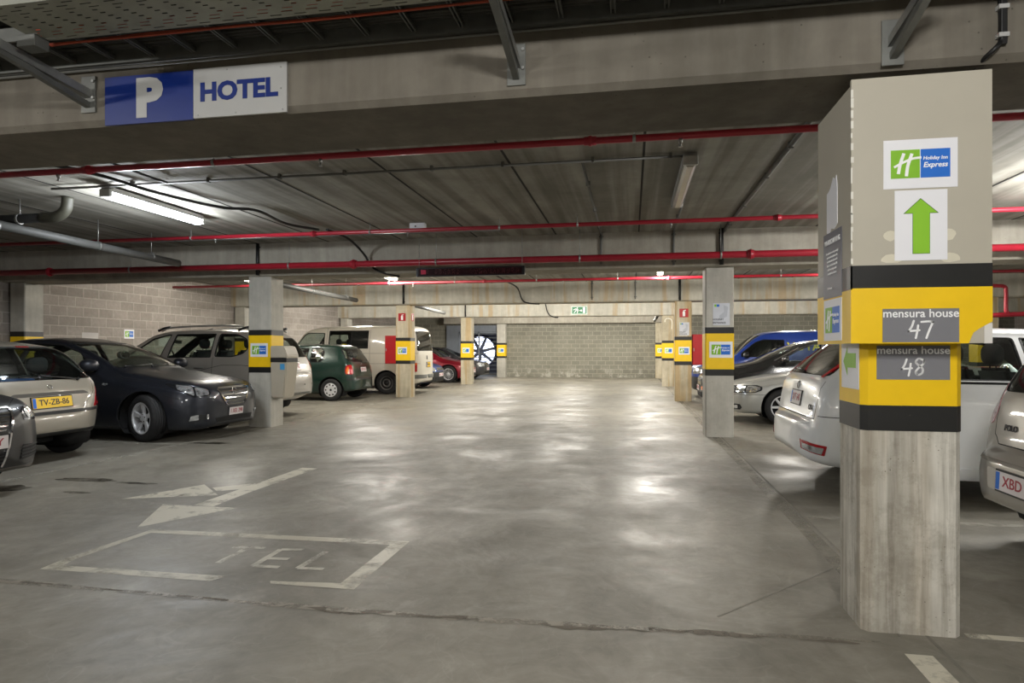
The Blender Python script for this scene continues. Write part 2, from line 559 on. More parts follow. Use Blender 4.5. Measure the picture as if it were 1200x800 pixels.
for y, lb in ((10.3, 'column of the next row at the right, seen through the white hatchback'), (17.2, 'beige column of the next row, right of the casing behind the white hatchback')):
    column(8.0, 8.45, y-.2, y+.2, M_col_st, lb)
# pale lime scrawl near the top of one column
bm = bmesh.new()
strokes(bm, [spline([(-.12, 0), (-.1, .1), (.0, .13), (.09, .1), (.13, .0), (.12, -.25)], 5)], .03, (1.3, 23.898, 2.3), (1, 0, 0), (0, 0, 1), .002)
top('lime_stain', bm, worn_paint('lime bloom', '#dedacb', .3, .5), 'pale arched lime streak near the top of the far right column', 'stain')

# nearest column with its casing
NX0, NX1, NY0, NY1 = 1.05, 1.47, 3.25, 3.6
c = thing('column', 'large weathered concrete column in the right foreground, under the beige casing', 'column', (1.26, 3.42, 0), group='concrete columns')
bm = cprism(NX0, NX1, NY0, NY1, 0, ZB, .028)
wp('shaft', bm, M_col_near, c)
e = .003
wp('yellow_band', cprism(NX0-e, NX1+e, NY0-e, NY1+e, 1.046, 1.60, .028), M_yel, c)
wp('black_band', cprism(NX0-e, NX1+e, NY0-e, NY1+e, .93, 1.046, .028), worn_paint('chipped black paint', '#1d1d1c', .26, .32, 1, 9), c)

CX0, CX1, CY0, CY1, CZ0, CZ1 = .957, 1.515, 3.10, 3.62, 1.33, 2.50
k = thing('column_casing', 'beige boxed casing around the nearest column, banded black and yellow, lower corner torn', 'casing', ((CX0+CX1)/2, CY0+.26, CZ0))
th = .018
bm = bmesh.new()
# front board is cut slanting at the top; side boards
prism(bm, [(CX0, CZ0), (CX1, CZ0), (CX1, CZ1), (CX0, CZ1-.005)], (0, CY0+th, 0), (1, 0, 0), (0, 0, 1), th)
wp('front_board', bm, M_beige, k)
bm = bmesh.new(); box(bm, CX0, CX0+th, CY0+th, CY1, CZ0, CZ1-.03)
wp('side_board', bm, M_beige, k)
wp('side_board', BOX(CX1-th, CX1, CY0+th, CY1, CZ0, CZ1), M_beige, k)
for nm, m, za, zb in (('black_band', M_blk, 1.572, 1.672), ):
    bm = bmesh.new(); box(bm, CX0-.002, CX1+.001, CY0-.002, CY0+.004, za, zb); box(bm, CX0-.002, CX0+.004, CY0-.002, CY1, za-.005, zb)
    wp(nm, bm, m, k)
bm = bmesh.new()
tear = [(CX1+.001, 1.422), (CX1-.02, 1.41), (CX1-.05, 1.392), (CX1-.072, 1.375), (CX1-.082, 1.352), (CX1-.09, CZ0-.001)]
prism(bm, [(CX0-.002, CZ0-.001)] + tear[::-1] + [(CX1+.001, 1.572), (CX0-.002, 1.572)], (0, CY0+.004, 0), (1, 0, 0), (0, 0, 1), .006)
box(bm, CX0-.002, CX0+.004, CY0+.004, CY1, CZ0-.001, 1.568)
wp('yellow_band', bm, M_yel, k)
wp('bare_edge_strip', BOX(CX1-.03, CX1+.001, CY0-.001, CY0+.003, CZ0-.001, 1.415), mat('bare white board', '#d8d5cf', .7), k, label='bare white strip where the paint board tore away')
# crack of chipped filler along the corner
bm = bmesh.new()
z = 1.68
while z < 2.47:
    w = random.uniform(.004, .011)
    box(bm, CX0-.002, CX0+w, CY0-.002, CY0+.003, z, z+random.uniform(.02, .05)); z += random.uniform(.035, .07)
wp('chipped_corner', bm, mat('white filler', '#dedcd2', .8), k)
bm = bmesh.new()
prism(bm, [(0, 0), (.035, -.02), (.07, .01), (.12, .0), (.165, .02), (.165, .2), (.15, .25), (.13, .235), (.1, .25), (.06, .21), (.04, .2), (.0, .19)], (CX0, 3.46, 1.88), (0, -1, 0), (0, 0, 1), .002)
wp('white_patch', bm, M_white, k, label='torn white paper patch on the side')
for (x, z0, w, h) in ((1.115, 1.80, .03, .05), (1.345, 1.80, .035, .055), (1.12, 1.70, .05, .045), (1.35, 1.70, .05, .05)):
    bm = bmesh.new()
    prism(bm, [(w*math.cos(a)*random.uniform(.7, 1), h/2*math.sin(a)*random.uniform(.8, 1)) for a in [i*PI/6 for i in range(12)]], (x, CY0+.0005, z0), (1, 0, 0), (0, 0, 1), .0012)
    wp('glue_mark', bm, mat('dried glue', '#d2ccb8', .6), k)

# ------------------------------------------------------------------ notices with the green H mark
def logo(parent, O, U, V, w, h, lettering=True):
    """green square with a brush H, blue square with two words; O = lower left corner"""
    O = Vector(O); U = Vector(U); V = Vector(V); N = U.cross(V)
    g = h
    def P(nm, pts, m, t):
        bm = bmesh.new(); prism(bm, pts, O, U, V, t); return wp(nm, bm, m, parent)
    P('green_field', [(0, 0), (w*.49, 0), (w*.49, h), (0, h)], M_green, .0012)
    P('blue_field', [(w*.505, 0), (w, 0), (w, h), (w*.505, h)], M_blue, .0012)
    bm = bmesh.new(); s = h
    Hs = [spline([(.24*s, .16*s), (.30*s, .5*s), (.42*s, .88*s)], 4), spline([(.5*s, .07*s), (.55*s, .45*s), (.68*s, .86*s)], 4),
          spline([(.1*s, .4*s), (.4*s, .56*s), (.7*s, .68*s), (.98*s, .71*s)], 4)]
    strokes(bm, Hs[:2], .105*s, O, U, V, .0022); strokes(bm, Hs[2:], .08*s, O, U, V, .0025)
    wp('brush_h', bm, M_ltr, parent)
    if lettering:
        wtext('lettering', 'Holiday Inn', O+U*(w*.75)+V*(h*.68)+N*.001, U, V, h*.17, M_ltr, parent, bold=.004*h, width=w*.41, shear=.15)
        wtext('lettering', 'Express', O+U*(w*.75)+V*(h*.44)+N*.001, U, V, h*.25, M_ltr, parent, bold=.006*h, width=w*.41, shear=.2)

def sheet(name, O, U, V, w, h, label, cat='notice', m=None, group=None, t=.002):
    O = Vector(O); U = Vector(U); V = Vector(V)
    s = thing(name, label, cat, O+U*w/2, group=group)
    bm = bmesh.new(); prism(bm, [(0, 0), (w, 0), (w, h), (0, h)], O, U, V, t)
    wp('sheet' if cat != 'sign' else 'panel', bm, m or M_white, s)
    return s
def logo_sheet(O, U, V, w, h, label, lettering=True, group='logo notices on the yellow bands', fx=.8, fy=.62):
    s = sheet('notice', O, U, V, w, h, label, group=group)
    O = Vector(O); U = Vector(U); V = Vector(V); N = U.cross(V)
    logo(s, O+U*w*(1-fx)/2+V*h*(1-fy)/2+N*.002, U, V, w*fx, h*fy, lettering)
    return s
X_, Y_, Z_ = Vector((1, 0, 0)), Vector((0, 1, 0)), Vector((0, 0, 1))
FR = CY0-.003
logo_sheet((1.087, FR+.002, 2.003), X_, Z_, .294, .213, 'large white notice with green and blue hotel logo, highest on the casing front', group='notices on the casing', fx=.8, fy=.58)
s = sheet('notice', (1.132, FR+.002, 1.69), X_, Z_, .209, .305, 'white sheet with a big green arrow pointing up', group='notices on the casing')
ar = [(.073, .03), (.138, .03), (.138, .205), (.168, .205), (.103, .265), (.04, .205), (.073, .205)]
bm = bmesh.new(); prism(bm, [(.071, .028), (.14, .028), (.14, .203), (.175, .203), (.103, .269), (.034, .203), (.071, .203)], (1.132, FR+.001, 1.69), X_, Z_, .0022)
wp('arrow_outline', bm, mat('arrow outline', '#3f6a1a', .5), s)
bm = bmesh.new(); prism(bm, ar, (1.132, FR-.001, 1.69), X_, Z_, .0014)
wp('arrow', bm, mat('arrow lime', '#86bf22', .5, var=.02), s)
def label47(O, w, h, num, label):
    s = sheet('sign', O, X_, Z_, w, h, label, 'sign', M_grey, 'grey house number labels', .0015)
    O = Vector(O)
    wtext('lettering', 'mensura house', O+Vector((w/2, -.0018, h-.022)), X_, Z_, .05, M_ltr, s, bold=.0006, width=w*.99, ext=.0006)
    digits = {'4': [spline([(.028, .075), (.02, .05), (.008, .03)], 4)+[Vector((.008, .03, 0)), Vector((.05, .034, 0))], spline([(.045, .055), (.042, .03), (.036, .0)], 3)],
              '7': [spline([(.0, .07), (.03, .072), (.045, .068)], 3)+spline([(.045, .068), (.03, .03), (.02, .0)], 4)],
              '8': [spline([(.042, .07), (.02, .078), (.008, .062), (.02, .047), (.036, .033), (.034, .012), (.016, .004), (.008, .018), (.022, .038), (.04, .055), (.042, .07)], 4)]}
    bm = bmesh.new(); x = w/2-.055
    for ch in num:
        for ln in digits[ch]:
            strokes(bm, [[(p[0]+x, p[1]+.018) for p in ln]], .0085, O+Vector((0, -.0015, 0)), X_, Z_, .001, True)
        x += .058
    wp('number', bm, M_ltr, s)
    return s
label47((1.083, FR, 1.334), .303, .146, '47', 'grey label reading mensura house 47 at the bottom of the casing')
label47((1.110, NY0-.0035, 1.165), .306, .155, '48', 'grey label reading mensura house 48 on the column below the casing')
# side of the casing
U_ = Vector((0, -1, 0))
xs = CX0-.002
s = sheet('notice', (xs, 3.508, 1.552), U_, Z_, .285, .32, 'slate grey warning notice with small pale text on the casing side', m=mat('slate notice', '#6a6a72', .5), group='notices on the casing')
wtext('lettering', 'WAARSCHUWING', (xs-.003, 3.365, 1.825), U_, Z_, .034, M_ltr, s, bold=.0004, width=.24)
for i, ln in enumerate(('De aandacht wordt gevestigd', 'op de parkeerplaatsen die', 'voorbehouden zijn aan de', 'klanten van het hotel. Elk', 'ander voertuig wordt', 'verwijderd op kosten')):
    wtext('lettering', ln, (xs-.003, 3.365, 1.772-.02*i), U_, Z_, .016, M_ltr, s, ext=.0004)
wtext('lettering', 'De directie', (xs-.003, 3.40, 1.60), U_, Z_, .016, M_ltr, s, ext=.0004)
logo_sheet((xs, 3.50, 1.345), U_, Z_, .275, .20, 'small logo notice low on the left side of the casing', group='notices on the casing', fx=.8, fy=.62)
xs2 = NX0-.0035
s = sheet('notice', (xs2, 3.53, 1.115), U_, Z_, .25, .26, 'white sheet with a green arrow to the left, on the column side under the casing', group='notices on the casing')
bm = bmesh.new(); prism(bm, [(.03, .13), (.09, .06), (.09, .1), (.21, .1), (.21, .17), (.09, .17), (.09, .2)], (xs2-.002, 3.53, 1.115), U_, Z_, .001)
wp('arrow', bm, MATS['arrow lime'], s)

# logo notices on the other columns
for x, y, w, lb in ((1.145, 10.095, .335, 'logo notice on the yellow band of the light grey column'),
                    (1.18, 16.995, .27, 'logo notice on the right column with the fire sign'),
                    (1.18, 23.895, .27, 'logo notice on the far right column with the lime scrawl'),
                    (1.18, 30.495, .27, 'logo notice on the farthest right column'),
                    (-6.345, 10.035, .32, 'logo notice on the left column beside the litter bin'),
                    (-6.33, 17.045, .27, 'logo notice on the left column next to the red cabinet'),
                    (-6.32, 23.995, .28, 'logo notice on the left column before the red car'),
                    (-6.27, 30.495, .28, 'logo notice on the far left column by the gate')):
    logo_sheet((x, y, 1.30-.115), X_, Z_, w, w*.72, lb, lettering=y < 18)
# guest entrance notices
for x, y, lb in ((1.20, 10.098, 'white guest entrance notice above the band of the light grey column'), (1.2, 16.998, 'small white notice below the fire sign on the right column')):
    s = sheet('notice', (x, y, 1.67), X_, Z_, .24, .33, lb, m=mat('pale paper', '#c9ccd3', .5), group='guest entrance notices')
    bm = bmesh.new(); box(bm, x+.02, x+.05, y-.0035, y-.002, 1.945, 1.98); wp('green_field', bm, M_green, s)
    bm = bmesh.new(); box(bm, x+.053, x+.09, y-.0035, y-.002, 1.945, 1.98); wp('blue_field', bm, M_blue, s)
    bm = bmesh.new(); prism(bm, [(.1, .05), (.2, .11), (.215, .25), (.15, .28), (.16, .18), (.09, .12)], (x, y-.002, 1.69), X_, Z_, .0008); wp('pale_figure', bm, mat('pale print', '#b4b8c0', .5), s)
    wtext('lettering', 'HOLIDAY', (x+.075, y-.003, 1.755), X_, Z_, .036, M_dk, s, bold=.0008, ext=.0005)
    wtext('lettering', 'ENTRANCE', (x+.09, y-.003, 1.705), X_, Z_, .036, M_dk, s, bold=.0008, ext=.0005)
# fire extinguisher signs
def fire_sign(O, U, w, label):
    O = Vector(O); U = Vector(U); N = U.cross(Z_)
    s = sheet('sign', O, U, Z_, w, w, label, 'sign', M_red, 'red fire signs')
    a = w
    bm = bmesh.new(); prism(bm, [(.36*a, .12*a), (.64*a, .12*a), (.64*a, .62*a), (.56*a, .7*a), (.44*a, .7*a), (.36*a, .62*a)], O+N*.002, U, Z_, .001)
    prism(bm, [(.42*a, .72*a), (.58*a, .72*a), (.58*a, .8*a), (.42*a, .8*a)], O+N*.002, U, Z_, .001)
    prism(bm, [(.6*a, .72*a), (.74*a, .8*a), (.72*a, .86*a), (.5*a, .82*a)], O+N*.002, U, Z_, .001)
    wp('extinguisher_symbol', bm, M_ltr, s)
fire_sign((1.2, 16.998, 2.13), X_, .22, 'red fire extinguisher sign on the right column')
fire_sign((-6.31, 17.048, 2.10), X_, .21, 'red fire extinguisher sign facing front on the left column')
fire_sign((-5.968, 17.14, 2.10), Y_, .21, 'red fire extinguisher sign on the aisle side of the left column')
# exit sign
s = sheet('sign', (-2.16, 23.797, 2.60), X_, Z_, .58, .30, 'green running man exit sign on the fourth beam', 'sign', mat('exit sign frame', '#c9d6cf', .4))
bm = BOX(-2.135, -1.605, 23.79, 23.796, 2.625, 2.875); wp('green_field', bm, M_fgreen, s)
bm = BOX(-1.74, -1.65, 23.785, 23.79, 2.65, 2.86); wp('door_symbol', bm, M_ltr, s)
bm = bmesh.new()
strokes(bm, [[(.1, .06), (.16, .12), (.19, .19)], [(.19, .19), (.24, .12), (.21, .05)], [(.08, .16), (.15, .2), (.22, .19), (.26, .15)]], .028, (-2.16, 23.79, 2.6), X_, Z_, .004)
prism(bm, [(.22+.022*math.cos(a), .235+.022*math.sin(a)) for a in [i*PI/5 for i in range(10)]], (-2.16, 23.79, 2.6), X_, Z_, .004)
strokes(bm, [[(.29, .14), (.38, .14)], [(.35, .18), (.39, .14), (.35, .10)]], .022, (-2.16, 23.79, 2.6), X_, Z_, .004)
wp('running_man', bm, M_ltr, s)
# P HOTEL sign
s = sheet('sign', (-2.84, 3.117, 2.53), X_, Z_, .54, .262, 'blue half of the parking sign with a large white P', 'sign', M_navy, 'parking sign panels', .012)
wtext('lettering', 'P', (-2.57, 3.103, 2.655), X_, Z_, .27, M_signw, s, bold=.016, ext=.0008, sx=1.1)
s = sheet('sign', (-2.298, 3.117, 2.535), X_, Z_, .54, .262, 'light half of the parking sign reading HOTEL in blue', 'sign', M_signw, 'parking sign panels', .012)
wtext('lettering', 'HOTEL', (-2.035, 3.103, 2.665), X_, Z_, .132, M_navy, s, bold=.0055, ext=.0008, width=.45)
bm = bmesh.new()
for x, z in ((-2.27, 2.55), (-1.78, 2.55), (-1.79, 2.77), (-2.05, 2.55), (-2.1, 2.78), (-1.79, 2.66)):
    cyl(bm, (x, 3.106, z), (x, 3.102, z), .004, seg=8)
wp('screws', bm, M_galv, s)

# small papers on the left block wall
for y, z, w, h, lb, lg in ((11.75, 1.50, .42, .17, 'blank white strip on the left block wall above the dark saloon', 0), (12.9, 1.56, .3, .21, 'logo notice on the left block wall above the dark saloon', 1), (14.0, 1.40, .38, .2, 'blank white paper on the left block wall behind the off-roader', 0), (15.9, 1.4, .2, .3, 'white paper on the block wall seen through the off-roader window', 0)):
    if lg: logo_sheet((XL+.001, y, z), Y_, Z_, w, h, lb, group='papers on the left wall')
    else: sheet('notice', (XL+.001, y, z), Y_, Z_, w, h, lb, group='papers on the left wall', m=mat('off white paper', '#b7b3b0', .6))

# ------------------------------------------------------------------ red hose cabinets, litter bin
def cabinet(x0, x1, y0, y1, label):
    c = thing('fire_hose_cabinet', label, 'cabinet', ((x0+x1)/2, (y0+y1)/2, .92), group='red fire cabinets')
    wp('body', BOX(x0, x1, y0, y1, .92, 1.70, .01), M_red, c)
    wp('door', BOX(x0+.015, x1-.015, y0-.012, y0+.002, .935, 1.685, .004), M_red, c)
    wp('handle', BOX(x0+.03, x0+.05, y0-.03, y0-.01, 1.27, 1.35, .004), M_galv, c)
    for z in (1.1, 1.5): wp('wall_bracket', BOX(x1-.02 if x1 < -6 else x0-.03, x1+.03 if x1 < -6 else x0+.02, y0+.05, y1-.02, z, z+.04), M_galvd, c)
cabinet(-6.76, -6.395, 17.2, 17.42, 'red fire hose cabinet beside the left ochre column, before the white van')
cabinet(1.53, 2.02, 17.2, 17.42, 'red fire hose cabinet beside the right ochre column, before the blue van')

bx0, bx1, by0, by1 = -5.963, -5.66, 10.0, 10.40
b = thing('litter_bin', 'beige plastic litter bin hung on the side of the nearest left column', 'bin', (-5.8, 10.2, .5))
bm = bmesh.new()
A = [(bx0, by0+.03, .49), (bx1-.07, by0+.03, .49), (bx1-.07, by1-.03, .49), (bx0, by1-.03, .49)]
B = [(bx0, by0, 1.10), (bx1, by0, 1.10), (bx1, by1, 1.10), (bx0, by1, 1.10)]
va = [bm.verts.new(p) for p in A]; vb = [bm.verts.new(p) for p in B]
bm.faces.new(va[::-1]); bm.faces.new(vb)
for i in range(4): bm.faces.new((va[i], va[(i+1) % 4], vb[(i+1) % 4], vb[i]))
bmesh.ops.bevel(bm, geom=bm.edges[:], offset=.018, segments=2, affect='EDGES')
wp('body', bm, M_binb, b)
wp('opening', BOX(bx0, bx1-.012, by0+.012, by1-.012, 1.095, 1.17), M_black, b, label='dark opening slot')
bm = bmesh.new()
prof = [(bx0, 1.165), (bx1+.005, 1.165), (bx1+.005, 1.21), (bx1-.05, 1.345), (bx1-.09, 1.37), (bx0, 1.37)]
prism(bm, prof, (0, by1, 0), (1, 0, 0), (0, 0, 1), by1-by0)
bmesh.ops.bevel(bm, geom=bm.edges[:], offset=.014, segments=2, affect='EDGES')
wp('lid', bm, M_binb, b)
bm = BOX(-5.78, -5.70, by0-.004, by0+.004, .97, 1.07); wp('sticker', bm, mat('bin sticker blue', '#3f8fc4', .5), b, label='blue sticker')

# ------------------------------------------------------------------ gate with lit wheel
g = thing('louvred_gate', 'dark louvred steel gate in the far left corner of the end wall', 'gate', (-7.5, 30.9, 0))
bm = bmesh.new()
for x0, x1 in ((-8.32, -8.26), (-7.34, -7.28), (-6.26, -6.2)): box(bm, x0, x1, 30.88, 30.94, .02, 2.18)
box(bm, -8.32, -6.2, 30.88, 30.94, 2.12, 2.18); box(bm, -8.32, -6.2, 30.88, 30.94, .02, .08)
wp('gate_frame', bm, M_steelp, g)
for x0, x1 in ((-8.26, -7.34), (-7.28, -6.26)):
    bm = bmesh.new(); z = .16
    while z < 2.1:
        box(bm, x0, x1, 30.9, 30.912, z, z+.045); z += .19
    wp('slat_panel', bm, mat('dark slats', '#5c6168', .5, .3), g)
top('metal_cladding', BOX(-8.95, -8.33, 30.9, 30.96, 0, 2.5, .004), M_steelp, 'plain blue grey steel panel left of the louvred gate', 'panel')
top('gate_lintel_cladding', BOX(-8.33, -6.2, 30.9, 30.97, 2.19, 2.5, .004), M_steelp, 'blue grey steel header above the louvred gate', 'panel')
# lit wheel
M_lit = mat('lit opal disc', '#e2eaff', .4, emis=3.2, var=0)
w = thing('lit_wheel', 'large round white glowing wheel with dark spokes behind the louvred gate', 'light', (-7.73, 33., 0))
wc = Vector((-7.73, 33., 1.21)); WR = .78
bm = bmesh.new(); prism(bm, [(WR*math.cos(a), WR*math.sin(a)) for a in [i*2*PI/48 for i in range(48)]], wc, X_, Z_, .05); wp('lit_disc', bm, M_lit, w)
bm = bmesh.new(); lathe(bm, [(WR, -.06), (WR+.13, -.06), (WR+.13, .08), (WR, .08)], 48, closed=True); bmesh.ops.translate(bm, verts=bm.verts, vec=wc); wp('rim_ring', bm, mat('violet grey rim', '#4a4b66', .4), w)
for i in range(7):
    a = i*2*PI/7+.25; ca, sa = math.cos(a), math.sin(a)
    bm = bmesh.new(); prism(bm, [(.12*ca-.09*sa*k, .12*sa+.09*ca*k) if q == 0 else (WR*ca-.06*sa*k, WR*sa+.06*ca*k) for q, k in ((0, -1), (1, -1), (1, 1), (0, 1))], wc+Vector((0, -.07, 0)), X_, Z_, .03)
    wp('spoke', bm, mat('spoke grey', '#7d86a3', .4), w)
bm = bmesh.new(); prism(bm, [(.2*math.cos(a), .2*math.sin(a)) for a in [i*2*PI/24 for i in range(24)]], wc+Vector((0, -.08, 0)), X_, Z_, .04); wp('hub', bm, MATS['spoke grey'], w)

# ------------------------------------------------------------------ lamps
def lamp(x, y0, y1, z, col, power, label, on=True):
    L = thing('tube_lamp', label, 'lamp', (x, (y0+y1)/2, z), group='fluorescent tube lamps')
    bm = bmesh.new()
    box(bm, x-.065, x+.065, y0, y1, z+.02, z+.075, .012)
    wp('housing', bm, mat('lamp housing grey', '#8f8f8c', .5), L)
    bm = bmesh.new()
    prof = [(x-.06, z+.02), (x-.052, z-.025), (x-.025, z-.045), (x+.025, z-.045), (x+.052, z-.025), (x+.06, z+.02)]
    prism(bm, prof, (0, y1-.02, 0), (1, 0, 0), (0, 0, 1), y1-y0-.04)
    dm = mat('lit diffuser cool' if col[0] < .95 else 'lit diffuser', '#eef3ff' if col[0] < .95 else '#fff6e6', .3, emis=11, var=0) if on else mat('unlit clear diffuser', '#b4b3ac', .25, var=.03, coat=.4)
    wp('diffuser', bm, dm, L)
    for y in (y0, y1):
        wp('end_cap', BOX(x-.066, x+.066, y-.02, y+.02, z-.035, z+.05, .01), mat('lamp cap grey', '#a9a9a5', .5), L)
    for y in (y0+.3, y1-.3):
        wp('ceiling_clip', BOX(x-.03, x+.03, y-.015, y+.015, z+.07, ZC, .002), M_galvd, L)
    if on:
        n = 3
        for i in range(n):
            ld = bpy.data.lights.new('tube light', 'POINT'); ld.shadow_soft_size = .06
            ld.energy = power/n; ld.color = col
            lo = bpy.data.objects.new('tube_light', ld); COL.objects.link(lo); lo.parent = L
            lo.location = (0, (y1-y0)*((i+.5)/n-.5), -.13)
    if not on:
        bm = bmesh.new(); tube(bm, [(x, y0+.08, z-.005), (x, y1-.08, z-.005)], .013)
        wp('tube', bm, mat('unlit tube', '#d8d6c8', .3), L)
    return L
NEUT = (1., .985, .955); WARM = (1., .955, .87); COOL = (.90, .95, 1.)
P0 = 170
lamp(-5.57, 6.1, 7.65, 2.985, COOL, P0*.7, 'bright lit tube lamp on the ceiling at the left, beyond the first beam')
lamp(.52, 6.0, 7.76, 2.985, WARM, 0, 'unlit tube lamp with clear cover on the ceiling right of the aisle', on=False)
for y in (13.9, 20.8, 27.7):
    for x in (-5.5, .62, -2.4):
        if x == -2.4 and y < 20: continue
        nm = {13.9: 'just behind the second beam', 20.8: 'between the third and fourth beams', 27.7: 'before the end wall'}[y]
        sd = {-5.5: 'left', .62: 'right', -2.4: 'middle'}[x]
        lamp(x, y-.75, y+.75, 2.985, WARM, P0*1.4, 'lit tube lamp over the %s of the aisle, %s' % (sd, nm))
for x, y, p, lb in ((-5.5, -.6, 1.2, 'left of the aisle by the entrance, before the first beam'), (.6, -.6, 1.7, 'right of the aisle by the entrance, before the first beam'),
        (-2.4, -5.5, 1.9, 'in the middle of the entrance lane'), (4.7, 7., 2.6, 'added unseen over the white hatchback'), (4.7, 13.9, 1.2, 'added unseen over the silver saloon and black car'), (4.7, 20.8, 1.1, 'added unseen over the bay beyond the blue van'),  # right bay lamps are added out of view to brighten columns and cars
        (7.2, -.6, .8, 'at the entrance, far right'), (10.5, 17.5, 1, 'in the next aisle, seen right of the casing'), (10.5, 10.3, 1., 'in the next aisle, nearer one'), (7.2, 27.5, 1, 'by the end wall at the right'),
        (-9., 13.9, .7, 'over the silver off-roader'), (-9., 20.8, .9, 'over the front of the white van')):
    lamp(x, y-.75, y+.75, 2.985, NEUT if y < 8 else WARM, P0*p, 'lit tube lamp '+lb)
# ------------------------------------------------------------------ sprinkler pipes
def red_pipe(y, z, r, label, x0=XL, x1=XR, heads=(), coup=(), hang=(), m=None):
    p = thing('sprinkler_pipe', label, 'pipe', (0, y, z), group='red sprinkler pipes')
    bm = bmesh.new(); tube(bm, [(x0, y, z), ((x0+x1)/2, y, z), (x1, y, z)], r, 12)
    wp('pipe', bm, m or M_redp, p)
    for x in coup:
        bm = bmesh.new()
        cyl(bm, (x-.045, y, z), (x+.045, y, z), r*1.28, seg=14); cyl(bm, (x-.012, y, z), (x+.012, y, z), r*1.5, seg=14)
        wp('coupling', bm, M_redp, p)
    for x in heads:
        bm = bmesh.new()
        cyl(bm, (x, y, z-r*.8), (x, y, z-r-.025), .016, seg=10); cyl(bm, (x, y, z-r-.025), (x, y, z-r-.05), .008, seg=8)
        cyl(bm, (x, y, z-r-.05), (x, y, z-r-.054), .016, seg=12)
        wp('sprinkler_head', bm, M_galv, p)
    for x in hang:
        bm = bmesh.new()
        cyl(bm, (x, y, z+r), (x, y, ZC), .005, seg=6); cyl(bm, (x-.012, y, z), (x+.012, y, z), r*1.15, seg=14)
        wp('hanger', bm, M_galv, p)
    return p
red_pipe(4.85, 2.85, .026, 'thin dark red sprinkler pipe just behind the nearest beam', heads=(-2.45, .35, -4.9), coup=(-4.6, -.3, 2.8), hang=(-3.4, .02, 3.6, -6.5))
red_pipe(8.6, 2.955, .028, 'red sprinkler pipe close to the ceiling, in front of the second beam', heads=(-3.05, -6, .5), coup=(-4.45, 1.8, 5.), hang=(-6.4, -3.6, -.7, 3.4, -1.75))
red_pipe(9.62, 2.65, .05, 'thick red sprinkler main low on the face of the second beam', coup=(-9.9, -4.3, 1.65, 5.2), hang=(-8.3, -5.4, -2.95, -.75, 1.25, 3.8), heads=())
red_pipe(14.5, 2.87, .03, 'bright red sprinkler pipe beyond the second beam', heads=(-5., -1.5, 2.), coup=(-3.3, .8), hang=(-5.6, -4., -2.1, -.3, 3.1))
# short red pipe run at the far right, over the white hatchback
p = thing('fire_pipe', 'bent red pipe dropping beside the beige column at the right edge', 'pipe', (6.5, 13.8, 2.3))
bm = bmesh.new(); tube(bm, spline([(6.0, 13.8, 2.52), (6.75, 13.8, 2.52), (6.95, 13.8, 2.5), (6.98, 13.8, 2.4), (6.98, 13.8, 2.05), (7.02, 13.8, 2.0)], 5), .035, 10)
wp('bend', bm, M_redp, p)
bm = bmesh.new(); tube(bm, [(6.3, 13.8, 1.94), (7, 13.8, 1.97), (12, 13.8, 2.12)], .045, 10); wp('pipe', bm, M_redp, p)

# ------------------------------------------------------------------ conduits and cables under the ceiling
def conduit(pts, r, m, label, clips=(), axis='X', nm='conduit', cat='conduit', group='ceiling conduits'):
    c = thing(nm, label, cat, pts[0], group=group)
    bm = bmesh.new(); tube(bm, pts, r); wp('tube', bm, m, c)
    for p in clips:
        a = (.012, .022) if axis == 'X' else (.022, .012)
        wp('clip', BOX(p[0]-a[0], p[0]+a[0], p[1]-a[1], p[1]+a[1], p[2]-r-.006, ZC, 0), M_galvd if axis == 'X' else M_pvc, c)
    return c
zc = ZC-.03
conduit([(-6.2, 6.05, zc), (.5, 6.05, zc)], .013, M_pvc, 'thin dark conduit across the ceiling to the unlit tube lamp', [(x, 6.05, zc) for x in (-5.2, -4.3, -3.5, -2.8, -1.9, -1.2, -.35, .35)])
conduit([(-.45, 6.05, zc), (-.45, 9.95, zc)], .013, M_pvc, 'thin conduit running along the ceiling to the second beam', [(-.45, y, zc) for y in (6.9, 8.2, 9.4)], 'Y')
conduit([(1.34, 4.9, zc), (1.34, 9.95, zc)], .022, M_pvc, 'thick dark conduit along the ceiling towards the light grey column', [(1.34, y, zc) for y in (5.1, 5.9, 6.9, 8.2, 9.4)], 'Y')
conduit([(.6, 7.76, zc), (.62, 9.95, zc)], .013, M_pvc, 'thin conduit leaving the far end of the unlit tube lamp', [(.6, 8.8, zc)], 'Y')
conduit([(-11, 9.3, zc), (-1.9, 9.3, zc)], .013, M_pvc, 'thin conduit across the ceiling in front of the second beam', [(x, 9.3, zc) for x in (-10, -8.6, -7.2, -5.8, -4.5, -3.3)])
s = thing('smoke_detector_box', 'small white box on the ceiling conduit before the second beam', 'box', (-2.95, 8.75, ZC-.08))
wp('body', BOX(-3.06, -2.84, 8.7, 8.8, ZC-.085, ZC-.0, .012), M_white, s)
wp('indicator', BOX(-2.98, -2.96, 8.695, 8.702, ZC-.06, ZC-.04), M_dk, s)
def cable(pts, r, label, m=M_black, n=8, nm='cable'):
    bm = bmesh.new(); tube(bm, spline(pts, n), r, 8)
    return top(nm, bm, m, label, 'cable', 'cables under the ceiling')
cable([(-5.55, 4.9, 3.05), (-5.25, 5.6, 3.05), (-5.1, 6.3, 3.02), (-4.9, 7.1, 3.03), (-4.6, 7.4, 3.04), (-4.65, 8.2, 3.03), (-4.45, 8.75, 3.04)], .018, 'black cable snaking over the ceiling past the lit tube lamp')
cable([(-4.35, 8.8, 3.05), (-4.25, 9.3, 3.0), (-4.22, 9.8, 2.85), (-4.12, 9.92, 2.65), (-3.95, 9.94, 2.55), (-3.8, 10.3, 2.52)], .018, 'black cable looping down from the ceiling over the second beam')
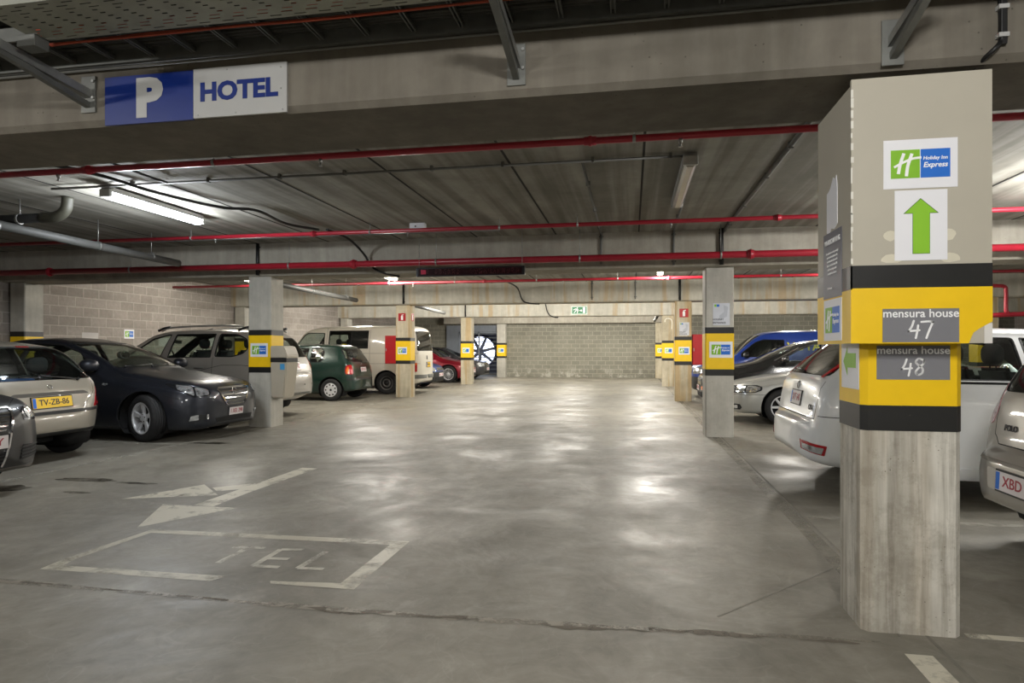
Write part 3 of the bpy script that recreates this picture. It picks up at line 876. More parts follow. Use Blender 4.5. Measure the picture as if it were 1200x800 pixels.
cable([(-2.6, 10.62, 2.55), (-2.9, 13., 2.9), (-2.95, 15.5, 2.95), (-2.9, 16.6, 2.9), (-2.82, 16.86, 2.62), (-2.65, 16.9, 2.53), (-2.4, 17.1, 2.52)], .018, 'black cable looping down the third beam left of the aisle centre')
cable([(-3.1, 23.7, 3.0), (-3.05, 23.76, 2.75), (-2.95, 23.78, 2.58), (-2.75, 23.9, 2.5), (-2.7, 24.3, 2.52)], .02, 'short black cable loop hanging at the fourth beam')
cable([(-5.0, 3.85, 2.56), (-4.8, 4.8, 3.0), (-4.75, 6.0, 3.04)], .012, 'thin black cable rising to the ceiling behind the nearest beam')
cable([(1.55, 3.108, 2.8), (1.553, 3.105, 2.7), (1.55, 3.1, 2.62), (1.50, 3.12, 2.56), (1.47, 3.5, 2.52)], .01, 'black cable at the top right corner of the casing')
b = thing('cable_cover', 'black cable cover strip on the nearest beam right of the casing', 'cover', (1.56, 3.11, 2.6))
wp('cover', BOX(1.545, 1.57, 3.09, 3.118, 2.60, 2.80, .004), M_black, b)
for z in (2.63, 2.75): wp('clip', BOX(1.535, 1.575, 3.086, 3.118, z, z+.018), M_signw, b)

# drains at the left
d = thing('drain_pipe', 'black drain pipe with elbow hung below the ceiling at the far left', 'pipe', (-6.5, 6.5, 2.85))
bm = bmesh.new(); tube(bm, [(-11.2, 6.5, 2.82), (-8, 6.5, 2.84), (-6.75, 6.5, 2.85)], .055, 14); wp('pipe', bm, M_black, d)
bm = bmesh.new(); tube(bm, spline([(-6.8, 6.5, 2.85), (-6.6, 6.5, 2.855), (-6.47, 6.5, 2.93), (-6.44, 6.5, ZC)], 6), .062, 14); wp('elbow', bm, mat('stained elbow', '#45443a', .5, var=.3), d)
for x in (-9.5, -8.2, -7.1):
    bm = bmesh.new(); cyl(bm, (x, 6.5, 2.85), (x, 6.5, ZC), .006, seg=6); cyl(bm, (x-.015, 6.5, 2.845), (x+.015, 6.5, 2.845), .063, seg=14); wp('hanger', bm, M_galv, d)
for y0, y1, x, lb in ((6.1, 9.3, -7.15, 'grey drain pipe slanting along the ceiling over the dark saloon'), (10.9, 15.6, -6.9, 'grey drain pipe hung behind the second beam at the left'), (17.9, 21.5, -6.3, 'grey drain pipe hung behind the third beam over the van'), (25, 29., 1.0, 'dark drain pipe below the ceiling near the farthest right column')):
    d = thing('drain_pipe', lb, 'pipe', (x, y0, 2.7), group='drain pipes')
    z0 = 2.74 if y0 < 10 else 2.62
    bm = bmesh.new(); tube(bm, [(x, y0, z0), (x, y1, z0-.05)], .055, 14); wp('pipe', bm, mat('grey drain plastic', '#5b5c5a', .5) if y0 < 24 else M_black, d)
    for y in (y0+.15, (y0+y1)/2, y1-.6):
        bm = bmesh.new(); cyl(bm, (x, y, z0), (x, y, ZC), .006, seg=6); cyl(bm, (x, y-.015, z0-.02), (x, y+.015, z0-.02), .062, seg=14); wp('hanger', bm, M_galv, d)

# ------------------------------------------------------------------ scrolling text display hung before the second beam
dz0, dz1, dy = 2.42, 2.555, 9.55
s = thing('text_display', 'long dark scrolling text display hung under the second beam', 'display', (-2.4, dy, dz0))
wp('housing', BOX(-3.24, -1.56, dy-.03, dy+.05, dz0, dz1, .006), mat('display housing', '#17161a', .4), s)
wp('display_face', BOX(-3.2, -1.6, dy-.034, dy-.029, dz0+.015, dz1-.02), mat('display face', '#26080f', .25), s)
bm = bmesh.new(); x = -3.16
rr = random.Random(3)
for ch in range(22):
    if ch in (2, 9, 10): x += .07; continue
    for gx in range(4):
        for gz in range(6):
            if rr.random() < .5: box(bm, x+gx*.013, x+gx*.013+.009, dy-.036, dy-.034, dz0+.03+gz*.014, dz0+.03+gz*.014+.009)
    x += .07
wp('led_dots', bm, mat('dim red leds', '#4a1019', .4), s, kind='stuff')
bm = BOX(-3.16, -3.08, dy-.038, dy-.034, dz0+.035, dz0+.1); wp('led_symbol', bm, mat('lit red led', '#a01838', .4, emis=.12), s)
for x in (-3.2, -1.6):
    bm = bmesh.new(); z = dz1
    while z < ZC:
        cyl(bm, (x, dy, z), (x, dy, z+.022), .006, seg=6); z += .028
    wp('chain', bm, M_galv, s)

# ------------------------------------------------------------------ cable tray and ladder before the nearest beam
T = thing('cable_tray', 'galvanised perforated cable tray running across the top of the view', 'tray', (-.5, 2.5, 2.80))
ty0, ty1, tz = 2.385, 2.70, 2.80
tm = NT('perforated tray steel')
v = tm.coords()
tm.link(tm.ramp(tm.noise(v, 4, 4), [(.3, lin('#8a8b80')), (.7, lin('#a6a79b'))]), tm.p.inputs['Base Color'])
tm.p.inputs['Roughness'].default_value = .5; tm.p.inputs['Metallic'].default_value = .35
def slotted(x0, x1):
    """tray bottom sheet with real slots, cell by cell"""
    bm = bmesh.new()
    L = .118; rows = 11; rw = (ty1-ty0-.02)/rows
    nx = int((x1-x0)/L)
    def q(a, b, c_, d_):
        if b-a > 1e-5 and d_-c_ > 1e-5:
            bm.faces.new([bm.verts.new(p) for p in ((a, c_, tz), (b, c_, tz), (b, d_, tz), (a, d_, tz))])
    for j in range(rows):
        a0 = ty0+.01+j*rw; a1 = a0+rw
        if j in (0, 1, 9, 10): sl, sh, off = .055, .006, (.0 if j % 2 else .05)
        elif j in (2, 8): sl, sh, off = .05, .005, .02
        else: sl, sh, off = .026, .008, (.012, .028, .044, .06, .076)[j-3]
        yc = (a0+a1)/2
        for i in range(nx):
            s0 = x0+i*L; s1 = s0+L; h0 = s0+off+.005; h1 = min(h0+sl, s1-.004)
            q(s0, h0, a0, a1); q(h1, s1, a0, a1); q(h0, h1, a0, yc-sh/2); q(h0, h1, yc+sh/2, a1)
            if j in (3, 5, 7):
                pass
    q(x0, x0+nx*L, ty0, ty0+.01); q(x0, x0+nx*L, ty1-.01, ty1)
    return bm
bm = slotted(-2.83, 3.4)
wp('perforated_bottom', bm, tm.m, T)
bm = bmesh.new()
for y in (ty0, ty1-.002): box(bm, -2.83, 3.38, y, y+.002, tz, tz+.06)
box(bm, -2.83, 3.38, ty1-.002, ty1+.008, tz+.056, tz+.06); box(bm, -2.83, 3.38, ty0-.008, ty0+.002, tz+.056, tz+.06)
wp('side_rail', bm, tm.m, T)
for k_, (x, zz, lb) in enumerate(((-2.52, 0, 1), (-.55, 0, 1), (.0, 0, 0))):
    pass
for i, (col, y, z) in enumerate(((M_orange, 2.675, .02), (M_orange, 2.65, .022), (M_black, 2.61, .02), (M_black, 2.56, .018), (M_black, 2.5, .02), (M_black, 2.44, .02))):
    bm = bmesh.new(); pts = [(x, y+random.uniform(-.008, .008), tz+z+random.uniform(0, .006)) for x in np.arange(-2.8, 3.3, .45)]
    tube(bm, spline(pts, 3), .011, 6)
    top('cable', bm, col, ['orange cable at the front edge of the perforated tray', 'second orange cable in the perforated tray', 'black cable in the middle of the perforated tray', 'second black cable in the middle of the perforated tray', 'black cable near the back of the perforated tray', 'last black cable at the entrance side of the perforated tray'][i], 'cable', 'cables in the tray')
# orange cables seen beyond the tray
for i, (y, z) in enumerate(((2.748, 2.808), (2.766, 2.818))):
    bm = bmesh.new(); pts = [(x, y+random.uniform(-.006, .006), z+random.uniform(-.006, .006)) for x in np.arange(-2.84, 3.3, .5)]
    tube(bm, spline(pts, 3), .006, 6)
    top('cable', bm, mat('dusty orange cable', '#9c3d20', .6, var=.2), ['orange cable running between tray and ladder, nearer one', 'orange cable running between tray and ladder, farther one'][i], 'cable', 'cables between tray and ladder')
LD = thing('cable_ladder', 'dark steel cable ladder lying along the top of the nearest beam', 'ladder', (0, 2.85, 2.86))
ly0, ly1, lz = 2.78, 3.07, 2.88
wp('rail', BOX(-7, 6, ly0, ly0+.012, lz-.02, lz+.05), M_galvd, LD)
bm = bmesh.new(); box(bm, -7, 6, ly1, ly1+.012, lz-.03, lz+.05); box(bm, -7, 6, ly1+.012, ly1+.03, lz-.03, lz-.026)
wp('rail', bm, M_galvd, LD)
x = -6.9
while x < 5.9:
    bm = bmesh.new(); box(bm, x, x+.007, ly0, ly1, lz-.01, lz+.012); box(bm, x+.018, x+.025, ly0, ly1, lz-.01, lz+.012); box(bm, x, x+.025, ly0, ly1, lz+.009, lz+.012)
    wp('rung', bm, M_galvd, LD); x += .243
for i in range(9):
    y = ly0+.03+i*.029
    bm = bmesh.new(); pts = [(x, y+random.uniform(-.004, .004), lz+.034+random.uniform(0, .006)) for x in np.arange(-7, 6.1, .6)]
    tube(bm, spline(pts, 3), random.choice((.009, .011, .012)), 6)
    top('cable', bm, mat('dusty black cable', '#35342f', .7, var=.3), '%s dusty black cable lying on the cable ladder' % ('first second third fourth fifth sixth seventh eighth ninth'.split()[i]), 'cable', 'cables on the ladder')
# bundle at the beam side of the ladder
for i in range(3):
    bm = bmesh.new(); tube(bm, [(-7, 3.095, 2.835+.018*i), (0, 3.095, 2.838+.018*i), (6, 3.095, 2.835+.018*i)], .007, 6)
    top('cable', bm, M_pvc, 'thin grey cable on the beam face under the ladder, %s' % ('lowest', 'middle', 'highest')[i], 'cable', 'thin cables along the beam')

def bracket(x, zb, z1, label, y1=2.3):
    b = thing('tray_bracket', label, 'bracket', (x, 3.1, zb), group='cable tray brackets')
    wp('wall_plate', BOX(x-.045, x+.045, 3.108, 3.12, zb-.08, zb+.12, .002), M_galvd, b)
    bm = bmesh.new()
    # U channel arm rising towards the entrance
    for a, c_ in ((x-.021, x-.017), (x+.017, x+.021)):
        prism(bm, [(3.11, zb), (3.11, zb+.045), (y1, z1+.045), (y1, z1)], (a, 0, 0), (0, 1, 0), (0, 0, 1), .004)
    prism(bm, [(3.11, zb), (3.11, zb+.004), (y1, z1+.004), (y1, z1)], (x-.021, 0, 0), (0, 1, 0), (0, 0, 1), .042)
    wp('arm', bm, M_galv, b)
    bm = bmesh.new()
    prism(bm, [(3.11, zb-.055), (3.11, zb-.025), (y1+.25, z1-.005), (y1+.25, z1-.035)], (x-.015, 0, 0), (0, 1, 0), (0, 0, 1), .03)
    bm2 = bm
    wp('brace', bm2, M_galvd, b)
    bm = bmesh.new()
    for z in (zb+.0, zb+.09): cyl(bm, (x+.034, 3.108, z), (x+.034, 3.098, z), .008, seg=6)
    wp('bolt', bm, M_galv, b)
bracket(-2.95, 2.69, 2.745, 'steel tray bracket beside the left end of the parking sign')
bracket(-.55, 2.665, 2.75, 'steel tray bracket on the beam in the middle of the view')
bracket(1.13, 2.63, 2.75, 'steel tray bracket on the beam above the casing')
wp('support_angle', BOX(-2.88, -2.78, 2.62, 2.70, 2.745, 2.80, .002), M_galvd, T)
# corrugated dark deck above the tray
M_deck = mat('dark corrugated deck', '#42433f', .7, .3, var=.3, scale=4)
bm = bmesh.new()
y = 1.0; prev = None
prof = []
k = 0
while y < 3.1:
    prof.append((y, 3.03 if k % 4 in (0, 1) else 2.985)); y += .03 if k % 2 else .055; k += 1
prof.append((3.1, 3.03)); 
prism(bm, prof+[(3.1, 3.06), (1.0, 3.06)], (XL, 0, 0), (0, 1, 0), (0, 0, 1), XR-XL)
struct('trim_corrugated_deck', bm, M_deck)

# ------------------------------------------------------------------ floor markings
def fl(x, y, z=0.):
    """floor point seen at a given place of the photograph, worked out once per marking"""
    u = (x-600)/FPX; d = (CAM_H-z)*FPX/(y-410)
    return (d*(-math.sin(YAW)+math.cos(YAW)*u), d*(math.cos(YAW)+math.sin(YAW)*u))
def fc(cx, cy): return fl(cx/2.4, 520+cy/2.4)
O0 = (0, 0, .0006)
FZ = [.0010]
def fpoly(bm, pts, t=0):
    FZ[0] = .0010 if FZ[0] > .0022 else FZ[0]+.00005
    f = bm.faces.new([bm.verts.new((p[0], p[1], FZ[0])) for p in pts])
    if f.calc_area() > 0 and (f.normal_update() or f.normal.z < 0): f.normal_flip()
    return bm
def fstrokes(bm, lines, w):
    for ln in lines:
        for a, b in zip(ln, ln[1:]):
            d = Vector((b[0]-a[0], b[1]-a[1])).normalized(); n = Vector((-d.y, d.x))*w/2
            fpoly(bm, [(a[0]-n.x, a[1]-n.y), (b[0]-n.x, b[1]-n.y), (b[0]+n.x, b[1]+n.y), (a[0]+n.x, a[1]+n.y)])
MP_w = worn_paint('worn white floor paint', '#d6d0be', .30, .5, .9, 3.5)
MP_w2 = worn_paint('nearly gone floor paint', '#d6d1c2', .3, .55, .8, 3.)
MP_line = worn_paint('grey bay line paint', '#b2aea2', .32, .6, .75, 2.)
bm = bmesh.new()
fpoly(bm, [fc(*p) for p in ((850, 67), (893, 69), (700, 137), (600, 176), (545, 172), (690, 122))][:6])
fpoly(bm, [fc(*p) for p in ((458, 170), (668, 180), (385, 235))])
fpoly(bm, [fc(*p) for p in ((575, 114), (613, 144), (342, 155))])
fpoly(bm, [fc(*p) for p in ((597, 123), (610, 133), (705, 125), (745, 108))])
top('floor_arrow', bm, MP_w, 'worn double headed white arrow painted on the aisle floor', 'floor marking')
bm = bmesh.new()
for q in (((430, 240), (1152, 274), (1100, 284), (415, 250)), ((1152, 274), (995, 410), (958, 392), (1098, 283)),
          ((112, 352), (170, 342), (640, 372), (590, 386)), ((760, 386), (965, 392), (995, 410), (760, 393)), ((112, 352), (185, 322), (215, 323), (172, 345)), ((185, 322), (430, 240), (440, 245), (215, 323))):
    fpoly(bm, [fc(*p) for p in q][::-1])
o = top('floor_box', bm, worn_paint('worn white box paint', '#cdc7b5', .28, .52, .85, 2.6), 'worn white outlined box painted around the floor lettering', 'floor marking')
bm = bmesh.new()
def fst(*pts): fstrokes(bm, [[fc(*p) for p in pts]], .042)
fst((655, 290), (745, 293)); fst((700, 291), (612, 335))
fst((855, 298), (790, 297), (712, 343), (785, 347)); fst((748, 322), (812, 324))
fst((917, 303), (838, 350), (910, 352))
top('floor_lettering', bm, MP_w2, 'faint worn letters TEL painted on the floor inside the box', 'floor marking')
bm = bmesh.new(); box(bm, -6.16, -6.08, -2, 30.4, .0004, .0014)
top('bay_line', bm, MP_line, 'long pale line along the feet of the left columns', 'floor marking', 'painted lines along the bays')
bm = bmesh.new(); box(bm, 1.19, 1.29, 3.7, 30.4, .0004, .0014)
top('bay_line', bm, worn_paint('grey aisle line', '#9c978a', .3, .6, .7, 2.), 'long pale line along the feet of the right columns', 'floor marking', 'painted lines along the bays')
bm = bmesh.new(); box(bm, 1.15, 1.26, -2, 3.04, .0004, .0014)
top('bay_line', bm, MP_w, 'short white line on the floor in front of the nearest column', 'floor marking', 'painted lines along the bays')
for y, sd, wh in ((8.0, 'L', 'between the champagne hatchback and the dark saloon'), (12.85, 'L', 'behind the silver off-roader'), (15.1, 'L', 'in front of the green hatchback'), (17.6, 'L', 'before the white van'), (5.4, 'R', 'between the two nearest right cars'), (11.0, 'R', 'behind the white hatchback'), (14., 'R', 'beside the silver car')):
    bm = bmesh.new()
    if sd == 'L': box(bm, -11.2, -6.2, y-.04, y+.04, .0004, .0014)
    else: box(bm, 1.35, 6.4, y-.04, y+.04, .0004, .0014)
    top('bay_line', bm, MP_line, 'pale bay line %s' % wh, 'floor marking', 'painted lines between parked cars')

bm = bmesh.new(); box(bm, 1.5, 3.2, 3.26, 3.31, .0004, .0014)
top('bay_line', bm, MP_w, 'short pale strip on the floor right of the nearest column', 'floor marking', 'painted lines between parked cars')
# long spalled joint across the aisle
rr = random.Random(11)
def ragged(x0, x1, y, lo, hi, step=.05):
    bm = bmesh.new(); up = []; dn = []; x = x0
    a = b = (lo+hi)/2
    while x <= x1:
        a = min(hi, max(lo, a+rr.uniform(-1, 1)*(hi-lo)*.45)); b = min(hi*.7, max(lo*.6, b+rr.uniform(-1, 1)*(hi-lo)*.3))
        fade = min(1, (x-x0)/.15, (x1-x)/.15)+.02
        yy = y(x)
        up.append((x, yy+b*fade)); dn.append((x, yy-a*fade)); x += step*rr.uniform(.5, 1.3)
    for i in range(len(up)-1): fpoly(bm, [dn[i], dn[i+1], up[i+1], up[i]])
    return bm
yj = lambda x: 3.10+.03*math.sin(x*1.3)+.012*x
m_spall = mat('spalled joint concrete', '#857c6d', .85, var=.45, scale=18)
m_spd = worn_paint('dark joint fill', '#6f675b', .3, .5, .9, 14, .8)
top('floor_crack', ragged(-6, 1.1, yj, .012, .035), worn_paint('pale joint edge', '#8f887a', .4, .56, .9, 9), 'pale crumbling edge of the long floor joint across the aisle', 'crack')
top('floor_crack', ragged(-1.62, -.62, lambda x: yj(x)-.01, .01, .045, .03), m_spd, 'dark spalled patch of the floor joint left of the aisle centre', 'crack')
top('floor_crack', ragged(-.45, .62, lambda x: yj(x)-.015, .012, .05, .03), m_spd, 'dark spalled patch of the floor joint at the aisle centre', 'crack')
top('floor_crack', ragged(.72, 1.02, lambda x: yj(x)-.03, .01, .04, .03), m_spd, 'small dark spalled patch left of the nearest column', 'crack')
top('floor_crack', ragged(-4.2, -1.65, yj, .004, .014), m_spd, 'thin dark crack of the floor joint below the painted box', 'crack')
# oil stains
M_oil = worn_paint('dark oil stain', '#3d382f', .32, .6, .75, 5, .25)
def blob(cx, cy, rx, ry, n=14):
    P = [(cx+rx*math.cos(a)*k, cy+ry*math.sin(a)*k, 0) for a, k in [(i*2*PI/n, rr.uniform(.6, 1)) for i in range(n)]]
    return [(v.x, v.y) for v in spline(P+P[:1], 4)[:-1]]
for (px, py, rx, ry, lb) in ((102, 562, .42, .10, 'dark oil stain on the floor in front of the champagne hatchback'), (160, 566, .25, .06, 'long dark oil stain nearest the painted arrow'), (90, 577, .16, .05, 'small oil stain left of the painted arrow'), (250, 519, .3, .12, 'oil stain under the nose of the dark saloon'), (10, 572, .22, .2, 'round dark oil stain at the left edge of the floor')):
    x, y = fl(px, py); bm = bmesh.new(); fpoly(bm, blob(x, y, rx, ry)); top('oil_stain', bm, M_oil, lb, 'stain', 'oil stains')
# ------------------------------------------------------------------ cars
def pchip(pts):
    xs = np.array([p[0] for p in pts], float); ys = np.array([p[1] for p in pts], float)
    h = np.diff(xs); d = np.diff(ys)/h
    m = np.zeros(len(xs))
    for i in range(1, len(xs)-1):
        if d[i-1]*d[i] > 0:
            w1 = 2*h[i]+h[i-1]; w2 = h[i]+2*h[i-1]
            m[i] = (w1+w2)/(w1/d[i-1]+w2/d[i])
    m[0] = d[0]; m[-1] = d[-1]
    def f(x):
        x = min(max(x, xs[0]), xs[-1])
        i = min(max(int(np.searchsorted(xs, x))-1, 0), len(xs)-2)
        t = (x-xs[i])/h[i]
        return float(ys[i]*(1+2*t)*(1-t)**2 + h[i]*m[i]*t*(1-t)**2 + ys[i+1]*t*t*(3-2*t) + h[i]*m[i+1]*t*t*(t-1))
    return f

def arcpoly(pts, r=.03, n=3):
    """round the corners of a convex polygon"""
    out = []; N = len(pts)
    for i in range(N):
        p = Vector(pts[i]); a = Vector(pts[i-1])-p; b = Vector(pts[(i+1) % N])-p
        rr_ = min(r, a.length*.45, b.length*.45)
        A = p+a.normalized()*rr_; B = p+b.normalized()*rr_
        for k in range(n+1):
            t = k/n
            q = A*(1-t)**2+p*2*t*(1-t)+B*t*t
            out.append((q.x, q.y))
    return out

def ccw(pts):
    s = sum(a[0]*b[1]-b[0]*a[1] for a, b in zip(pts, pts[1:]+pts[:1]))
    return pts if s > 0 else pts[::-1]

def planes(poly, U, V):
    poly = ccw(list(poly)); out = []
    for p, q in zip(poly, poly[1:]+poly[:1]):
        n = (q[1]-p[1], -(q[0]-p[0])); l = math.hypot(*n)
        if l < 1e-6: continue
        n = (n[0]/l, n[1]/l)
        no = U*n[0]+V*n[1]; c0 = n[0]*p[0]+n[1]*p[1]
        out.append((no*(c0/no.length_squared), no, c0))
    return out

class Shell:
    """lofted closed car skin; nose at x=0, tail at x=L"""
    def __init__(s, sp):
        s.sp = sp; s.L = sp['L']
        top_, bot_, plan_ = pchip(sp['top']), pchip(sp['bot']), pchip(sp['plan'])
        belt, fr, crown = pchip(sp['belt']), pchip(sp['roofw']), pchip(sp['crown'])
        xs = set(p[0] for p in sp['top']) | set(p[0] for p in sp['plan'])
        xs = sorted(xs); st = []
        for a, b in zip(xs, xs[1:]):
            n = max(1, int(math.ceil((b-a)/.07)))
            st += [a+(b-a)*k/n for k in range(n)]
        st.append(xs[-1]); st = [x for i, x in enumerate(st) if i == 0 or x-st[i-1] > .002]
        s.top = top_
        bm = bmesh.new(); rings = []
        e = 2/2.6
        for x in st:
            w, zb, zt = plan_(x), bot_(x), top_(x)
            H = zt-zb
            zs = zb+H*min(.80, max(.3, (belt(x)-zb)/H)) if H > .02 else zb+H*.6
            cr = min(crown(x), .45*(zt-zs)); zr = zt-cr; yr = w*fr(x)
            hs = zs-zb
            half = [(0, zb), (w*.45, zb), (w*.8, zb)]
            tum = sp.get('tumble', .955)
            for k in range(13):
                t = k/12
                if t < .12: y = .90+.06*(t/.12)**.6
                elif t < .55: y = .96+.04*math.sin((t-.12)/.43*PI/2)
                else: y = 1-(1-tum)*((t-.55)/.45)**2
                half.append((w*y, zb+hs*t))
            ys_ = w*tum
            for k in range(1, 8):
                t = k/8
                b = .02*math.sin(PI*t)*min(1, (zr-zs)/.3)
                half.append((ys_+(yr-ys_)*t+b, zs+(zr-zs)*t))
            for k in range(0, 9):
                a = PI/2*k/8
                half.append((yr*max(math.cos(a), 0)**e, zr+cr*math.sin(a)**e))
            half[-1] = (0, zt)
            ring = [bm.verts.new((x, y, z)) for y, z in half] + [bm.verts.new((x, -y, z)) for y, z in half[-2:0:-1]]
            rings.append(ring)
        n = len(rings[0])
        for A, B in zip(rings, rings[1:]):
            for k in range(n):
                j = (k+1) % n
                f = bm.faces.new((A[k], A[j], B[j], B[k])); f.smooth = True
        bm.faces.new(rings[0][::-1]); bm.faces.new(rings[-1])
        bmesh.ops.remove_doubles(bm, verts=bm.verts, dist=.0004)
        bmesh.ops.recalc_face_normals(bm, faces=bm.faces)
        bm.normal_update(); bm.verts.ensure_lookup_table()
        s.ref = bm.copy()
        s.bm = bm
        s.bvh = BVHTree.FromBMesh(bm)
    # projections: side view, front/rear view, top view, wrapped round a corner
    def proj(s, kind, side=1):
        if kind == 'side': return Vector((1, 0, 0)), Vector((0, 0, 1))
        if kind in ('front', 'rear'): return Vector((0, 1, 0)), Vector((0, 0, 1))
        if kind == 'top': return Vector((1, 0, 0)), Vector((0, 1, 0))
        if kind == 'wrapf': return Vector((1, side, 0)), Vector((0, 0, 1))
        if kind == 'wrapr': return Vector((-1, side, 0)), Vector((0, 0, 1))
    def test(s, kind, side):
        L = s.L
        if kind == 'side': return lambda c, n: c.y*side > .3 and n.y*side > .25
        if kind == 'front': return lambda c, n: n.x < -.12 and c.x < L*.55
        if kind == 'rear': return lambda c, n: n.x > .1 and c.x > L*.45
        if kind == 'top': return lambda c, n: n.z > .3
        if kind == 'wrapf': return lambda c, n: c.y*side > 0 and c.x < L*.3 and n.z > -.6 and (n.x < -.05 or n.y*side > .2)
        if kind == 'wrapr': return lambda c, n: c.y*side > 0 and c.x > L*.6 and n.z > -.6 and (n.x > .05 or n.y*side > .2)
    def shiftpoly(s, poly, kind):
        if kind == 'wrapr': return [(p[0]-s.L, p[1]) for p in poly]
        return poly
    def region(s, poly, kind, side=1):
        """cut the skin along the outline; return the faces inside"""
        poly = s.shiftpoly(poly, kind)
        U, V = s.proj(kind, side); t = s.test(kind, side)
        us = [p[0] for p in poly]; vs = [p[1] for p in poly]
        bm = s.bm; pad = .12
        cand = []
        for f in bm.faces:
            c = f.calc_center_median()
            if not t(c, f.normal): continue
            if any(min(us)-pad < v.co.dot(U) < max(us)+pad for v in f.verts) and any(min(vs)-pad < v.co.dot(V) < max(vs)+pad for v in f.verts):
                cand.append(f)
        for co, no, c0 in planes(poly, U, V):
            if not cand: break
            geom = list({v for f in cand for v in f.verts})+list({e for f in cand for e in f.edges})+cand
            r = bmesh.ops.bisect_plane(bm, geom=geom, dist=1e-5, plane_co=co, plane_no=no)
            fs = [g for g in r['geom'] if isinstance(g, bmesh.types.BMFace)]
            cand = [f for f in fs if f.calc_center_median().dot(no) < c0]
        return cand
    def paint(s, poly, kind, side=1, mi=1):
        for f in s.region(poly, kind, side): f.material_index = mi
    def hole(s, poly, kind, side=1):
        fs = s.region(poly, kind, side)
        if fs: bmesh.ops.delete(s.bm, geom=fs, context='FACES')
    def seam(s, pts, kind, side=1, w=.007, mi=1):
        for p, q in zip(pts, pts[1:]):
            d = Vector((q[0]-p[0], q[1]-p[1]))
            if d.length < 1e-4: continue
            n = Vector((-d.y, d.x)).normalized()*w/2
            s.paint([(p[0]+n.x, p[1]+n.y), (q[0]+n.x, q[1]+n.y), (q[0]-n.x, q[1]-n.y), (p[0]-n.x, p[1]-n.y)], kind, side, mi)
    def patch(s, poly, kind, side=1, off=.003, th=.004):
        """thin shell following the skin inside the outline"""
        poly = s.shiftpoly(poly, kind)
        U, V = s.proj(kind, side); t = s.test(kind, side)
        us = [p[0] for p in poly]; vs = [p[1] for p in poly]; pad = .12
        src = s.ref; bm = bmesh.new(); mp = {}
        for f in src.faces:
            if not t(f.calc_center_median(), f.normal): continue
            if not (any(min(us)-pad < v.co.dot(U) < max(us)+pad for v in f.verts) and any(min(vs)-pad < v.co.dot(V) < max(vs)+pad for v in f.verts)): continue
            vv = []
            for v in f.verts:
                if v.index not in mp:
                    mp[v.index] = bm.verts.new(v.co+v.normal*off)
                vv.append(mp[v.index])
            try: bm.faces.new(vv).smooth = True
            except ValueError: pass
        for co, no, c0 in planes(poly, U, V):
            bmesh.ops.bisect_plane(bm, geom=bm.verts[:]+bm.edges[:]+bm.faces[:], dist=1e-5, plane_co=co, plane_no=no, clear_outer=True)
        if th and bm.faces:
            bm.normal_update()
            r = bmesh.ops.solidify(bm, geom=bm.faces[:], thickness=th)
            for f in bm.faces: f.smooth = True
            for e in bm.edges:
                if len(e.link_faces) == 2 and e.calc_face_angle(0) > .7: e.smooth = False
        return bm
    def hit(s, kind, a, b, side=1):
        """point on the skin: front/rear (y,z), side (x,z), top (x,y)"""
        if kind == 'front': o, d = (-1, a, b), (1, 0, 0)
        elif kind == 'rear': o, d = (s.L+1, a, b), (-1, 0, 0)
        elif kind == 'side': o, d = (a, side*3, b), (0, -side, 0)
        else: o, d = (a, b, 4), (0, 0, -1)
        loc, nor, _, _ = s.bvh.ray_cast(Vector(o), Vector(d))
        if loc is None: loc, nor = Vector((a, b, 1)), Vector((0, 0, 1))
        return loc, nor

M_tyre = mat('tyre rubber', '#1c1c1d', .75, var=.12, scale=20)
M_trim = mat('black car trim', '#131415', .45, var=.1)
M_gap = mat('dark body gap', '#070708', .8, var=0)
M_inner = mat('dark cabin lining', '#26272a', .8, var=.1)
M_seat = mat('dark seat cloth', '#222327', .85, var=.12, scale=30)
M_alloy = mat('alloy wheel silver', '#d6d7da', .35, .25, var=.05)
M_alloyd = mat('steel wheel grey', '#6f6e6c', .45, .5, var=.1)
M_chrome = mat('chrome', '#dcdde0', .08, 1., var=.01)
M_lampd = mat('headlamp bowl', '#3a3c40', .2, .7, var=.2, scale=30)
M_hub = mat('dark wheel recess', '#232425', .6, .3)
M_glass = glass('car glass', '#d2dcd6', .03)
M_glassd = glass('tinted car glass', '#8a948d', .15)
M_tail = mat('red tail lamp', '#a80f1c', .12, var=.15, scale=25, coat=1.)
M_tailo = mat('orange lamp lens', '#d0661a', .15, coat=1.)
M_tailp = mat('pale pink tail lamp', '#a8767c', .15, var=.1, coat=1.)
M_plw = mat('white number plate', '#dcd6d6', .4, var=.02)
M_ply = mat('yellow number plate', '#e9bd0c', .4, var=.02)
M_plr = mat('plate red letters', '#a03540', .5)
def lamp_glass():
    if 'headlamp lens' in MATS: return MATS['headlamp lens']
    t = NT('headlamp lens')
    v = t.coords(world=False)
    vo = t.node('ShaderNodeTexVoronoi'); vo.inputs['Scale'].default_value = 16
    t.link(v, vo.inputs['Vector'])
    t.link(t.ramp(vo.outputs['Distance'], [(.1, lin('#6e7276')), (.5, lin('#d8dce0'))]), t.p.inputs['Base Color'])
    t.p.inputs['Metallic'].default_value = .75; t.p.inputs['Roughness'].default_value = .12
    t.p.inputs['Coat Weight'].default_value = 1
    t.bump(vo.outputs['Distance'], .6, .01)
    MATS['headlamp lens'] = t.m
    return t.m
M_head = lamp_glass()

def car_paint(name, c, metal=.5, rough=.32, coat=.8):
    m = mat(name, c, rough, metal*.6, var=.015, coat=coat)
    return m

